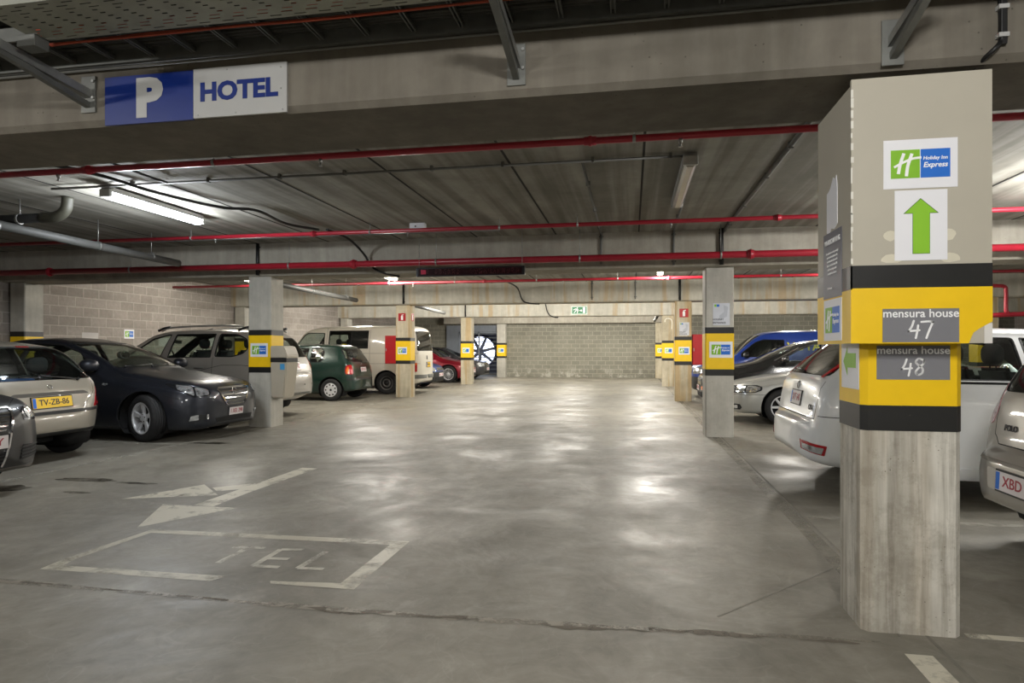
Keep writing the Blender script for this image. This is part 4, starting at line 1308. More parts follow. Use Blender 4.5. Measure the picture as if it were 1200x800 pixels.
WHEELS = {}
def wheel_meshes(r, w, style):
    key = (r, w, style)
    if key in WHEELS: return WHEELS[key]
    ri = r*(.66 if style in ('five', 'cross', 'plain') else .60)
    h = w/2
    prof = [(ri, -h*.86), (ri+.012, -h*.98), (r-.05, -h), (r-.02, -h*.93), (r-.004, -h*.74)]
    for k in range(5):
        y = -h*.62+k*h*.31
        prof += [(r, y-.012), (r-.008, y-.004), (r-.008, y+.004), (r, y+.012)]
    prof += [(r-.004, h*.74), (r-.02, h*.93), (r-.05, h), (ri+.012, h*.98), (ri, h*.86)]
    bm = bmesh.new(); lathe(bm, prof, 48, closed=True)
    bmesh.ops.recalc_face_normals(bm, faces=bm.faces)
    ty = bpy.data.meshes.new('wheel'); bm.to_mesh(ty); bm.free(); ty.materials.append(M_tyre)
    bm = bmesh.new()
    # barrel and lip (outer side is +y)
    o = h*.86
    lathe(bm, [(ri+.006, -h*.8), (ri+.006, o), (ri+.004, o+.008), (ri-.012, o+.006), (ri-.02, o-.02), (ri-.03, -h*.7)], 48, closed=True)
    # dark back plate
    lathe(bm, [(ri-.02, -.02), (.03, -.02), (.03, -.035), (ri-.02, -.035)], 32, closed=True, mi=1)
    def spoke(a, r0, r1, w0, w1, y0, y1, t=.022, mi=0):
        ca, sa = math.cos(a), math.sin(a); vs = []
        for rr_, ww, yy in ((r0, w0, y0), (r1, w1, y1)):
            for sgn in (-1, 1):
                for dy, k in ((0, .7), (-t, 1.)):
                    vs.append(bm.verts.new((rr_*ca-sa*sgn*ww/2*k, yy+dy, rr_*sa+ca*sgn*ww/2*k)))
        for q in ((0, 2, 6, 4), (1, 5, 7, 3), (0, 4, 5, 1), (2, 3, 7, 6), (0, 1, 3, 2), (4, 6, 7, 5)):
            bm.faces.new([vs[i] for i in q]).material_index = mi
    if style == 'five':
        for i in range(5):
            a = i*2*PI/5+.3
            for d in (-.17, .17): spoke(a+d*.55, .05, ri-.015, .035, .045, o-.03, o-.005, .03)
        lathe(bm, [(.075, o-.05), (.075, o-.03), (.06, o-.02), (.03, o-.018), (.001, o-.018)], 20)
        for i in range(5):
            a = i*2*PI/5+.3; cyl(bm, (.055*math.cos(a), o-.03, .055*math.sin(a)), (.055*math.cos(a), o-.012, .055*math.sin(a)), .008, seg=8, mi=1)
    elif style == 'plain':
        for i in range(7): spoke(i*2*PI/7, .05, ri-.015, .05, .04, o-.03, o-.008, .03)
        lathe(bm, [(.07, o-.05), (.07, o-.03), (.03, o-.018), (.001, o-.018)], 20)
    elif style == 'cross':
        for i in range(20):
            a = i*2*PI/20
            spoke(a, .06, ri-.02, .012, .014, o-.03, o-.01, .02)
        lathe(bm, [(.075, o-.04), (.07, o-.02), (.03, o-.012), (.001, o-.012)], 20)
    elif style == 'cap':
        lathe(bm, [(ri-.01, o-.005), (ri-.03, o+.006), (ri*.62, o+.012), (ri*.3, o+.004), (.03, o-.002), (.001, o-.002)], 40)
        for i in range(9):
            a = i*2*PI/9; c = Vector((ri*.76*math.cos(a), o+.008, ri*.76*math.sin(a)))
            bm2 = bmesh.new(); lathe(bm2, [(.022, -.003), (.021, .004), (.001, .004)], 12)
            mp = {}
            for v in bm2.verts: mp[v] = bm.verts.new(v.co+c)
            for f in bm2.faces:
                try: bm.faces.new([mp[v] for v in f.verts]).material_index = 1
                except ValueError: pass
            bm2.free()
        lathe(bm, [(.03, o), (.028, o+.006), (.001, o+.006)], 16, mi=1)
    elif style == 'steel':
        lathe(bm, [(ri-.01, o-.03), (ri-.045, o-.045), (ri*.72, o-.02), (ri*.55, o-.012), (ri*.45, o-.03), (.001, o-.03)], 40, mi=1)
        lathe(bm, [(ri*.62, o-.012), (ri*.60, o+.004), (ri*.42, o+.004), (ri*.40, o-.012)], 40, closed=True)
        lathe(bm, [(ri*.38, o-.02), (ri*.34, o+.008), (.001, o+.012)], 24, mi=1)
    bmesh.ops.recalc_face_normals(bm, faces=bm.faces)
    rm = bpy.data.meshes.new('rim'); bm.to_mesh(rm); bm.free()
    rm.materials.append(M_alloyd if style == 'steel' else M_alloy); rm.materials.append(M_hub)
    WHEELS[key] = (ty, rm)
    return WHEELS[key]

def seats(root, xf, xr, zc, zh, w, m=None):
    """front seats, rear bench, head restraints, dashboard, steering wheel"""
    m = m or M_seat
    def seat(x, y, hw, nm='seat'):
        bm = bmesh.new()
        box(bm, x-.42, x+.06, y-hw, y+hw, zc-.16, zc)
        P = [(x-.02, zc-.05), (x+.12, zc-.05), (x+.30, zh-.2), (x+.2, zh-.2)]
        prism(bm, P, (0, y+hw, 0), (1, 0, 0), (0, 0, 1), 2*hw)
        bmesh.ops.bevel(bm, geom=bm.edges[:], offset=.035, segments=2, affect='EDGES', clamp_overlap=True)
        return mesh_obj(nm, bm, m, root, True)
    def rest(s, x, y):
        bm = bmesh.new(); bmesh.ops.create_uvsphere(bm, u_segments=16, v_segments=10, radius=1)
        for v in bm.verts:
            p = v.co; k = 1.0
            v.co = Vector((math.copysign(abs(p.x)**.7, p.x)*.055, math.copysign(abs(p.y)**.65, p.y)*.135, math.copysign(abs(p.z)**.75, p.z)*.095))
        bmesh.ops.translate(bm, verts=bm.verts, vec=(x+.27, y, zh-.08))
        for d in (-.05, .05): cyl(bm, (x+.26, y+d, zh-.22), (x+.27, y+d, zh-.1), .007, seg=6)
        mesh_obj('headrest', bm, m, s, True)
    for y in (-.36, .36):
        s = seat(xf, y*w, .24*w); rest(s, xf, y*w)
    if xr:
        s = seat(xr, 0, .62*w, 'rear_bench')
        for y in (-.36, .36): rest(s, xr, y*w)
    bm = BOX(xf-1.0, xf-.68, -.62*w, .62*w, zc+.12, zc+.33, .05); d = mesh_obj('dashboard', bm, M_inner, root, True)
    bm = bmesh.new(); 
    ring = [Vector((xf-.56+.05*math.sin(a), .36*w*-1+.18*math.cos(a), zc+.33+.17*math.sin(a))) for a in [i*2*PI/20 for i in range(21)]]
    tube(bm, ring, .014, 6); cyl(bm, (xf-.68, -.36*w, zc+.28), (xf-.56, -.36*w, zc+.33), .03, seg=8)
    mesh_obj('steering_wheel', bm, M_trim, d)

def build_car(sp, label, loc, face, group='parked cars'):
    """face=+1: nose points to +X in the place; face=-1: nose points to -X"""
    S = Shell(sp); L = sp['L']
    rz = PI if face > 0 else 0.
    root = thing(sp.get('name', 'car'), label, sp.get('cat', 'car'), (loc[0] if face > 0 else loc[0]-L, loc[1], 0), rz, group=group)
    paintm = sp['paint']
    def part(nm, bm, m, par=None, smooth=True, lb=None):
        if not bm.faces: bm.free(); return None
        o = mesh_obj(nm, bm, m, par or root, False, normals=False)
        if lb: o['label'] = lb
        return o
    r, tw = sp['wr'], sp.get('tw', .2)
    # painted regions first
    for reg in sp.get('paint_regions', []):
        poly, kind, mi = reg[:3]
        sides = (1, -1) if kind in ('side', 'wrapf', 'wrapr') else (1,)
        for sd in sides: S.paint(poly, kind, sd, mi)
    for pts, kind in sp.get('seams', []):
        sides = (1, -1) if kind in ('side', 'wrapf', 'wrapr') else (1,)
        if kind == 'top':
            S.seam(pts, 'top'); S.seam([(a, -b) for a, b in pts], 'top')
        else:
            for sd in sides: S.seam(pts, kind, sd)
    # windows
    gm = sp.get('glass', M_glass)
    for nm, poly, kind, rad in sp['windows']:
        sides = (1, -1) if kind == 'side' else (1,)
        outer = []
        cx = sum(p[0] for p in poly)/len(poly); cy = sum(p[1] for p in poly)/len(poly)
        pr = arcpoly(ccw(list(poly)), rad)
        g = .022
        po = []
        for p in pr:
            d = Vector((p[0]-cx, p[1]-cy)); dl = d.length
            po.append((p[0]+d.x/dl*g, p[1]+d.y/dl*g))
        for sd in sides:
            S.paint(po, kind, sd, 1)
            S.hole(pr, kind, sd)
            part(nm, S.patch(pr, kind, sd, off=-.004, th=0), gm if nm != 'rear_side_window' else sp.get('glass2', gm))
    # wheel arches
    for wx in sp['axles']:
        ar = r+sp.get('gap', .05)
        poly = [(wx+ar*math.cos(a), r+ar*math.sin(a)) for a in [i*2*PI/28 for i in range(28)]]
        for sd in (1, -1):
            S.test_save = S.test
            fs = None
            old = S.test
            S.test = lambda kind, side: (lambda c, n: c.y*side > .42)
            S.hole(poly, 'side', sd)
            S.test = old
            bm = bmesh.new()
            w = sp['hw']
            lathe(bm, [(ar, sd*(w-.06)), (ar, sd*(w-.34)), (.02, sd*(w-.34))], 28, caps=False)
            bmesh.ops.translate(bm, verts=bm.verts, vec=(wx, 0, r))
            if sp['flare']:
                pass
            for v in bm.verts:
                if v.co.z < .12: v.co.z = .12
            part('wheel_arch_liner', bm, M_gap)
            if sp['flare']:
                bm = bmesh.new()
                for k in range(21):
                    pass
                bm.free()
    # wheels
    ty, rm = wheel_meshes(r, tw, sp['style'])
    for wx in sp['axles']:
        for sd in (1, -1):
            st = sp.get('steer', 0) if wx < L/2 else 0
            t = bpy.data.objects.new('wheel', ty); COL.objects.link(t); t.parent = root
            t.location = (wx, sd*(sp['hw']-tw/2-.035), r); t.rotation_euler = (0, 0, (0 if sd > 0 else PI)+st)
            q = bpy.data.objects.new('rim', rm); COL.objects.link(q); q.parent = t
    # lamps, grilles, trims laid on the skin
    for it in sp['patches']:
        nm, poly, kind, m, off, th = it[:6]
        opt = it[6] if len(it) > 6 else {}
        sides = (1, -1) if kind in ('side', 'wrapf', 'wrapr') else (1,)
        for sd in sides:
            o = part(nm, S.patch(arcpoly(ccw(list(poly)), opt.get('r', .02)), kind, sd, off, th), m, lb=opt.get('label'))
            for sub in opt.get('subs', []):
                if o: part(sub[0], S.patch(arcpoly(ccw(list(sub[1])), sub[5] if len(sub) > 5 else .01), kind, sd, sub[3], sub[4]), sub[2], par=o)
    # body skin with real thickness
    me = bpy.data.meshes.new('body')
    S.bm.normal_update()
    for f in S.bm.faces: f.smooth = True
    S.bm.to_mesh(me)
    me.materials.append(paintm); me.materials.append(M_gap); me.materials.append(sp.get('mat2', M_trim)); me.materials.append(M_inner)
    body = bpy.data.objects.new('body', me); COL.objects.link(body); body.parent = root
    md = body.modifiers.new('thickness', 'SOLIDIFY'); md.thickness = .022; md.offset = -1; md.use_rim = True; md.material_offset = 3; md.material_offset_rim = 1
    # plates
    for kind, y, z, pw, ph, txt, pm, lm in sp.get('plates', []):
        loc_, nor = S.hit(kind, y, z)
        sg = -1 if kind == 'front' else 1
        nx = Vector((sg, 0, nor.z*.9)).normalized()
        U = Vector((0, sg, 0)); V = nx.cross(U)
        O = loc_+nx*.012
        bm = bmesh.new(); prism(bm, [(-pw/2, -ph/2), (pw/2, -ph/2), (pw/2, ph/2), (-pw/2, ph/2)], O-nx*.03, U, V, .03)
        p = mesh_obj('number_plate', bm, pm, root)
        bm = bmesh.new(); prism(bm, [(-pw/2-.012, -ph/2-.012), (pw/2+.012, -ph/2-.012), (pw/2+.012, ph/2+.012), (-pw/2-.012, ph/2+.012)], O-nx*.035, U, V, .03)
        mesh_obj('plate_holder', bm, M_trim, p)
        wtx = pw*.84; sft = 0
        if pm is M_ply or sp.get('euband'):
            bm = bmesh.new(); prism(bm, [(-pw/2+.004, -ph/2+.004), (-pw/2+.045, -ph/2+.004), (-pw/2+.045, ph/2-.004), (-pw/2+.004, ph/2-.004)], O, U, V, .001)
            mesh_obj('blue_band', bm, M_blue, p); wtx = pw*.76; sft = .02
        text('plate_lettering', txt, frame(O+nx*.0005+U*sft, U, V), ph*.78, lm, p, bold=.0012, ext=.001, width=wtx)
    # door mirrors
    if 'mirror' in sp:
        fo = .04 if sp.get('fold') else .15; fy = .045 if sp.get('fold') else .12
        mx, mz = sp['mirror'][:2]; ms = sp['mirror'][2] if len(sp['mirror']) > 2 else 1.
        mm = sp.get('mirror_mat', paintm)
        for sd in (1, -1):
            l, n = S.hit('side', mx, mz, sd)
            bm = bmesh.new(); bmesh.ops.create_uvsphere(bm, u_segments=18, v_segments=12, radius=1)
            for v in bm.verts:
                x, y, z = v.co
                xx = x*.09 if x < 0 else min(x, .35)*.09
                v.co = Vector((xx*ms, y*fy*ms, (math.copysign(abs(z)**.8, z))*.075*ms))
            bmesh.ops.translate(bm, verts=bm.verts, vec=Vector((l.x, l.y+sd*fo*ms, l.z+.03)))
            for f in bm.faces: f.smooth = True
            o = mesh_obj('door_mirror', bm, mm, root, False)
            bm = bmesh.new(); cyl(bm, (l.x, l.y-sd*.02, l.z-.01), (l.x, l.y+sd*fo*.6, l.z+.01), .022, .016, seg=8); mesh_obj('mirror_arm', bm, M_trim, o)
            bm = bmesh.new(); bmesh.ops.create_uvsphere(bm, u_segments=14, v_segments=8, radius=1)
            for v in bm.verts: v.co = Vector((v.co.x*.004, v.co.y*fy*.83*ms, v.co.z*.062*ms))
            bmesh.ops.translate(bm, verts=bm.verts, vec=Vector((l.x+.033*ms, l.y+sd*fo*ms, l.z+.03))); mesh_obj('mirror_glass', bm, M_chrome, o, True)
    # door handles
    for hx, hz in sp.get('handles', []):
        for sd in (1, -1):
            l, n = S.hit('side', hx, hz, sd)
            bm = bmesh.new()
            tube(bm, spline([(hx-.09, l.y-sd*.004, hz), (hx-.07, l.y+sd*.025, hz+.002), (hx+.07, l.y+sd*.025, hz+.004), (hx+.09, l.y-sd*.004, hz+.004)], 4), .011, 8)
            mesh_obj('door_handle', bm, sp.get('handle_mat', paintm), root, False)
    # wipers
    for kind, pts in sp.get('wipers', []):
        bm = bmesh.new(); P = []
        for a, b in pts:
            l, n = S.hit(kind, a, b); P.append(l+n*.018)
        tube(bm, P, .008, 6); l, n = S.hit(kind, *pts[0]); cyl(bm, l, l+n*.03, .016, seg=8)
        mesh_obj('wiper', bm, M_trim, root, False)
    # badges
    for kind, a, b, rad in sp.get('badges', []):
        l, n = S.hit(kind, a, b)
        bm = bmesh.new(); O = l+n*.006
        u = Vector((0, 1, 0)); v = n.cross(u).normalized(); u = v.cross(n)
        ring = [O+(u*math.cos(t)+v*math.sin(t))*rad for t in [i*2*PI/20 for i in range(21)]]
        tube(bm, ring, rad*.14, 6)
        if sp.get('badge_bar', 'z') == 'z': tube(bm, [O-u*rad*1.25+v*rad*.18, O-u*.2*rad+v*rad*.12, O+u*.2*rad-v*rad*.12, O+u*rad*1.25-v*rad*.18], rad*.13, 6)
        elif sp['badge_bar'] == 'v':
            tube(bm, [O-u*rad*.6+v*rad*.7, O-u*rad*.25-v*rad*.6, O+v*rad*.1, O+u*rad*.25-v*rad*.6, O+u*rad*.6+v*rad*.7], rad*.1, 6)
        mesh_obj('badge', bm, M_chrome, root, False)
    for s_, kind, a, b, sz, sd in sp.get('words', []):
        l, n = S.hit(kind, a, b, sd)
        if kind == 'rear': U = Vector((0, 1, 0))
        elif kind == 'side': U = Vector((-sd, 0, 0)) if True else None
        n2 = n.copy()
        V = n2.cross(U).normalized(); U = V.cross(n2)
        m_ = sp.get('word_mat', M_dk)
        text('lettering', s_, frame(l+n2*.004, U, V), sz, m_, root, bold=sp.get('word_bold', .0008), ext=.002)
    if 'seat' in sp: seats(root, *sp['seat'])
    for fn in sp.get('extra', []): fn(root, S)
    # floor pan
    bm = BOX(.5, L-.5, -sp['hw']*.55, sp['hw']*.55, sp.get('clear', .17), sp.get('clear', .17)+.12, .03)
    mesh_obj('underbody', bm, M_gap, root)
    for wx in sp['axles']:
        bm = bmesh.new(); cyl(bm, (wx, -sp['hw']+.2, r), (wx, sp['hw']-.2, r), .035, seg=10); mesh_obj('axle', bm, M_gap, root)
    S.ref.free(); S.bm.free()
    return root

def bellows(z): return z
# ---- common curves
def plan(L, w, *_):
    """half width along the length: rounded nose and tail"""
    def e(t, n): return (1-(1-t)**n)**(1/n)
    ts = (.004, .012, .03, .06, .11, .2, .33, .52, .78)
    f = [(0, .03)]+[(t*.6, w*.97*e(t, 3.0)) for t in ts]+[(.62, w*.972), (1.3, w)]
    b = [(L*.6, w), (L-.9, w*.99), (L-.46, w*.965)]+[(L-t*.42, w*.955*e(t, 3.2)) for t in ts[::-1]]+[(L, .03)]
    return f+b
def spec(**k):
    L, w = k['L'], k['hw']
    d = dict(plan=plan(L, w, *k.pop('planp', (.42, .42))), flare=False, style='plain', wr=.31, patches=[], windows=[])
    d.update(k); return d
MH = dict
def S4(L, *p): return list(p)

# ---- dark grey saloon, nose to the aisle
saloon = spec(L=4.83, hw=.928, wr=.335, tw=.225, style='five', steer=-.33, paint=car_paint('dark graphite paint', '#22252d', .7, .36, .5),
  top=[(0, .45), (.01, .58), (.03, .68), (.07, .755), (.16, .81), (.38, .865), (.75, .92), (1.15, .985), (1.32, 1.015), (1.7, 1.2), (2.1, 1.365), (2.4, 1.445), (2.8, 1.495), (3.2, 1.485), (3.6, 1.42), (4.0, 1.28), (4.35, 1.13), (4.6, 1.09), (4.76, 1.04), (4.8, .9), (4.82, .7), (4.83, .55)],
  bot=[(0, .42), (.015, .3), (.06, .2), (.2, .17), (1, .17), (3.8, .18), (4.5, .24), (4.76, .3), (4.82, .42), (4.83, .5)],
  belt=[(0, .7), (.5, .78), (1.3, .93), (2, .965), (3.5, 1.01), (4.5, 1.03), (4.83, .9)],
  roofw=[(0, .8), (1.2, .8), (1.5, .77), (2.1, .69), (2.8, .66), (3.6, .67), (4.4, .75), (4.83, .8)],
  crown=[(0, .05), (1.2, .07), (2.1, .09), (3.5, .09), (4.4, .07), (4.83, .05)],
  axles=(.87, 3.62), clear=.16,
  windows=[('windscreen', [(-.67, 1.05), (.67, 1.05), (.55, 1.40), (-.55, 1.40)], 'front', .05),
           ('side_window', [(1.72, 1.0), (2.12, 1.27), (2.45, 1.37), (2.9, 1.40), (2.95, 1.38), (2.95, 1.02)], 'side', .02),
           ('rear_side_window', [(3.04, 1.03), (3.04, 1.395), (3.35, 1.37), (3.7, 1.27), (3.86, 1.17), (3.8, 1.06)], 'side', .03),
           ('rear_window', [(-.6, 1.16), (.6, 1.16), (.5, 1.38), (-.5, 1.38)], 'rear', .05)],
  seams=[([(1.62, .98), (1.58, .75), (1.5, .3)], 'side'), ([(2.99, 1.0), (2.98, .3)], 'side'), ([(.12, .4), (.3, .62), (.7, .74), (1.25, .8), (1.4, .74)], 'top'), ([(.25, .60), (.55, .66)], 'side')],
  patches=[('headlight', [(.58, .65), (.9, .63), (1.38, .81), (1.32, .83), (.95, .80), (.60, .74)], 'wrapf', M_lampd, .003, .006,
              dict(r=.03, subs=[('lamp_bowl', [(.61, .66), (.86, .645), (.88, .775), (.63, .735)], M_head, .009, .006, .03), ('lamp_bowl', [(.9, .65), (1.2, .75), (1.2, .81), (.92, .785)], M_head, .009, .006, .03)])),
           ('grille', [(-.22, .50), (.22, .50), (.38, .73), (.35, .765), (-.35, .765), (-.38, .73)], 'front', M_trim, .004, .004,
              dict(r=.03, subs=[('grille_bar', [(-.25, .535), (.25, .535), (.26, .55), (-.26, .55)], M_chrome, .012, .01), ('grille_bar', [(-.28, .585), (.28, .585), (.29, .60), (-.29, .60)], M_chrome, .012, .01),
                   ('grille_bar', [(-.31, .635), (.31, .635), (.32, .65), (-.32, .65)], M_chrome, .012, .01), ('grille_bar', [(-.34, .685), (.34, .685), (.35, .70), (-.35, .70)], M_chrome, .012, .01), ('grille_surround', [(-.37, .735), (.37, .735), (.36, .76), (-.36, .76)], M_chrome, .014, .012),
                   ('grille_surround', [(-.24, .485), (.24, .485), (.25, .503), (-.25, .503)], M_chrome, .012, .012),
                   ('grille_surround', [(-.39, .73), (-.235, .49), (-.22, .50), (-.37, .74)], M_chrome, .012, .012), ('grille_surround', [(.39, .73), (.235, .49), (.22, .50), (.37, .74)], M_chrome, .012, .012)])),
           ('lower_intake', [(-.42, .25), (.42, .25), (.46, .32), (-.46, .32)], 'front', M_gap, .003, .004),
           ('fog_light', [(.62, .31), (1.02, .29), (.98, .37), (.9, .385), (.62, .385)], 'wrapf', M_trim, .003, .005, dict(subs=[('lamp_bowl', [(.82, .31), (1.0, .295), (.97, .365), (.88, .38), (.82, .38)], M_head, .009, .004), ('lamp_bowl', [(.62, .31), (.66, .31), (.66, .385), (.62, .385)], M_head, .009, .004)])),
           ('window_trim', [(1.64, .985), (2.95, 1.005), (2.95, 1.02), (1.68, 1.0)], 'side', M_chrome, .004, .004),
           ('side_repeater', [(1.42, .80), (1.5, .80), (1.5, .83), (1.42, .83)], 'side', M_head, .004, .006)],
  plates=[('front', .0, .39, .34, .11, '1 XEL 298', M_plw, M_plr)], mirror=(1.68, 1.05, 1.2), handles=[(2.8, .86), (3.7, .88)],
  wipers=[('front', [(.05, 1.045), (-.5, 1.07)]), ('front', [(.55, 1.045), (.0, 1.065)])], badges=[('front', 0, .68, .055)], seat=(2.62, 3.55, .55, 1.28, 1.))
build_car(saloon, 'dark graphite saloon parked nose out with chrome barred grille, beside the left column', (-5.9, 8.95), +1)

# ---- champagne hatchback, tail to the aisle
hatch = spec(L=3.72, hw=.845, wr=.29, tw=.18, style='cap', paint=car_paint('champagne paint', '#8f897c', .25, .38), planp=(.42, .55),
  top=[(0, .45), (.02, .58), (.08, .68), (.3, .76), (.75, .88), (.95, .93), (1.3, 1.16), (1.65, 1.34), (2.0, 1.41), (2.5, 1.42), (3.0, 1.385), (3.25, 1.34), (3.35, 1.28), (3.5, 1.1), (3.6, .94), (3.645, .84), (3.67, .70), (3.685, .6), (3.70, .56), (3.715, .5), (3.72, .42)],
  bot=[(0, .42), (.02, .3), (.08, .22), (.4, .18), (2.9, .19), (3.4, .28), (3.65, .32), (3.71, .36), (3.72, .4)],
  belt=[(0, .7), (.9, .84), (2, .90), (3.2, .94), (3.72, .9)],
  roofw=[(0, .78), (.9, .8), (1.6, .7), (2.2, .68), (3.1, .68), (3.3, .70), (3.5, .80), (3.65, .86), (3.72, .9)],
  crown=[(0, .05), (.9, .06), (1.5, .09), (2.8, .09), (3.3, .10), (3.6, .10), (3.72, .06)], axles=(.72, 3.1), clear=.18,
  windows=[('windscreen', [(-.6, .98), (.6, .98), (.5, 1.34), (-.5, 1.34)], 'front', .05),
           ('side_window', [(1.25, .93), (1.6, 1.22), (1.8, 1.30), (2.4, 1.33), (2.4, .95)], 'side', .03),
           ('side_window', [(2.5, .96), (2.5, 1.33), (2.9, 1.29), (3.1, 1.12), (3.0, 1.0)], 'side', .05),
           ('rear_window', [(-.66, .96), (.66, .96), (.70, 1.02), (.56, 1.29), (.45, 1.33), (-.45, 1.33), (-.56, 1.29), (-.70, 1.02)], 'rear', .07)],
  seams=[([(-.66, .92), (-.63, .80), (-.42, .62)], 'rear'), ([(.66, .92), (.63, .80), (.42, .62)], 'rear')],
  patches=[('tail_light', [(.66, .61), (.98, .62), (1.06, .70), (1.03, .81), (.88, .85), (.78, .76)], 'wrapr', M_tail, .004, .008, dict(r=.02, subs=[('reflector', [(.80, .63), (.87, .63), (.87, .66), (.8, .66)], M_tail, .011, .004)])),
           ('bumper_strip', [(0, .565), (1.05, .565), (1.05, .60), (0, .60)], 'wrapr', M_trim, .006, .012, dict(r=.005)),
           ('plate_recess', [(-.54, .775), (.54, .775), (.46, .815), (-.46, .815)], 'rear', mat('recess shade', '#4c4943', .6), .001, .002),
           ('high_brake_light', [(-.08, 1.335), (.08, 1.335), (.08, 1.345), (-.08, 1.345)], 'rear', M_tail, .004, .004),
           ('bumper_underside', [(-.75, .30), (.75, .30), (.72, .36), (-.72, .36)], 'rear', M_trim, .003, .004)],
  plates=[('rear', .0, .705, .50, .115, 'TV-ZB-86', M_ply, M_dk)], badges=[('rear', 0, .875, .026)], badge_bar='n',
  wipers=[('rear', [(.42, .945), (.05, .985), (-.1, 1.0)]), ('rear', [(-.1, .975), (-.34, .985)])], mirror=(1.3, .95, .9), fold=True, seat=(2.0, 2.85, .5, 1.2, .9))
hatch['plates'] = [('rear', .0, .70, .52, .12, 'TV-ZB-86', M_ply, M_dk)]
def parcel(root, S):
    bm = BOX(3.0, 3.3, -.35, .15, .86, .97, .04); mesh_obj('parcel_shelf_cover', bm, mat('blue cloth', '#27467c', .8, var=.2), root, True)
hatch['extra'] = [parcel]
build_car(hatch, 'champagne hatchback parked tail out with yellow plate TV-ZB-86', (-6.5, 6.4), -1)

# ---- dark car at the left edge, nose to the aisle
dark = spec(L=4.5, hw=.84, wr=.32, tw=.21, style='five', paint=car_paint('black brown paint', '#141313', .1, .4, .35), planp=(.5, .42),
  top=[(0, .5), (.01, .62), (.04, .72), (.12, .80), (.3, .86), (.7, .93), (1.05, .98), (1.5, 1.2), (1.9, 1.38), (2.3, 1.46), (2.8, 1.47), (3.5, 1.4), (4.0, 1.15), (4.3, 1.02), (4.45, .9), (4.49, .7), (4.5, .5)],
  bot=[(0, .46), (.01, .34), (.04, .25), (.15, .2), (1, .18), (4, .2), (4.4, .3), (4.5, .42)],
  belt=[(0, .75), (1.1, .92), (3, .98), (4.5, .9)], roofw=[(0, .84), (1.1, .8), (1.9, .7), (3.4, .68), (4.2, .75), (4.5, .8)],
  crown=[(0, .04), (1.2, .06), (2., .09), (3.5, .09), (4.5, .05)], axles=(.88, 3.5),
  windows=[('windscreen', [(-.6, 1.03), (.6, 1.03), (.52, 1.38), (-.52, 1.38)], 'front', .05), ('side_window', [(1.45, .97), (1.9, 1.28), (2.3, 1.37), (2.5, 1.37), (2.5, .98)], 'side', .02),
           ('rear_side_window', [(2.6, .99), (2.6, 1.37), (3.2, 1.34), (3.6, 1.12), (3.5, 1.02)], 'side', .03)],
  patches=[('headlight', [(.50, .66), (.95, .64), (1.12, .72), (1.05, .80), (.52, .775)], 'wrapf', M_lampd, .003, .006, dict(subs=[('lamp_bowl', [(.56, .68), (.74, .67), (.76, .76), (.58, .765)], M_head, .009, .006, .04)])),
           ('grille', [(-.24, .54), (.24, .54), (.335, .76), (.335, .785), (-.335, .785), (-.335, .76)], 'front', M_trim, .004, .004,
              dict(r=.03, subs=[('grille_bar', [(-.24-.018*i, .585+.037*i), (.24+.018*i, .585+.037*i), (.245+.018*i, .598+.037*i), (-.245-.018*i, .598+.037*i)], M_chrome, .012, .008) for i in range(5)] +
                 [('grille_surround', [(s*.35, .785), (s*.33, .785), (s*.25, .42), (s*.27, .42)], M_chrome, .014, .012) for s in (1, -1)] + [('grille_surround', [(s*.27, .44), (s*.25, .44), (s*.20, .27), (s*.22, .26)], M_chrome, .014, .012) for s in (1, -1)]+[('grille_surround', [(-.34, .78), (.34, .78), (.34, .795), (-.34, .795)], M_chrome, .014, .012)])),
           ('lower_intake', [(-.22, .28), (.22, .28), (.26, .40), (-.26, .40)], 'front', M_gap, .003, .004, dict(subs=[('intake_bar', [(-.22, .30+.03*i), (.22, .30+.03*i), (.22, .308+.03*i), (-.22, .308+.03*i)], M_trim, .01, .006) for i in range(4)])),
           ('side_intake', [(.42, .30), (.78, .32), (.78, .42), (.46, .44)], 'wrapf', M_gap, .003, .004, dict(subs=[('intake_bar', [(.43, .32+.03*i), (.78, .33+.03*i), (.78, .34+.03*i), (.43, .33+.03*i)], M_trim, .01, .006) for i in range(4)])),
           ('bumper_lip', [(-.6, .21), (.6, .21), (.62, .245), (-.62, .245)], 'front', mat('lip grey', '#54504a', .5), .004, .01)],
  plates=[('front', .0, .49, .50, .115, 'XRG·LLY', M_plw, M_plr)], mirror=(1.5, 1.0), fold=True, seat=(2.3, 3.2, .5, 1.25, .95), handles=[(2.4, .86), (3.2, .88)], seams=[([(.1, .35), (.3, .58), (.7, .7), (1.1, .74)], 'top'), ([(1.42, .95), (1.38, .3)], 'side'), ([(2.55, .97), (2.53, .3)], 'side'), ([(3.45, .98), (3.1, .6)], 'side')])
dark['plates'] = [('front', .0, .49, .50, .115, 'XRGLLY', M_plw, M_plr)]
build_car(dark, 'dark car at the left edge, nose out with chrome framed grille and plate ending LY', (-5.45, 4.62), +1)

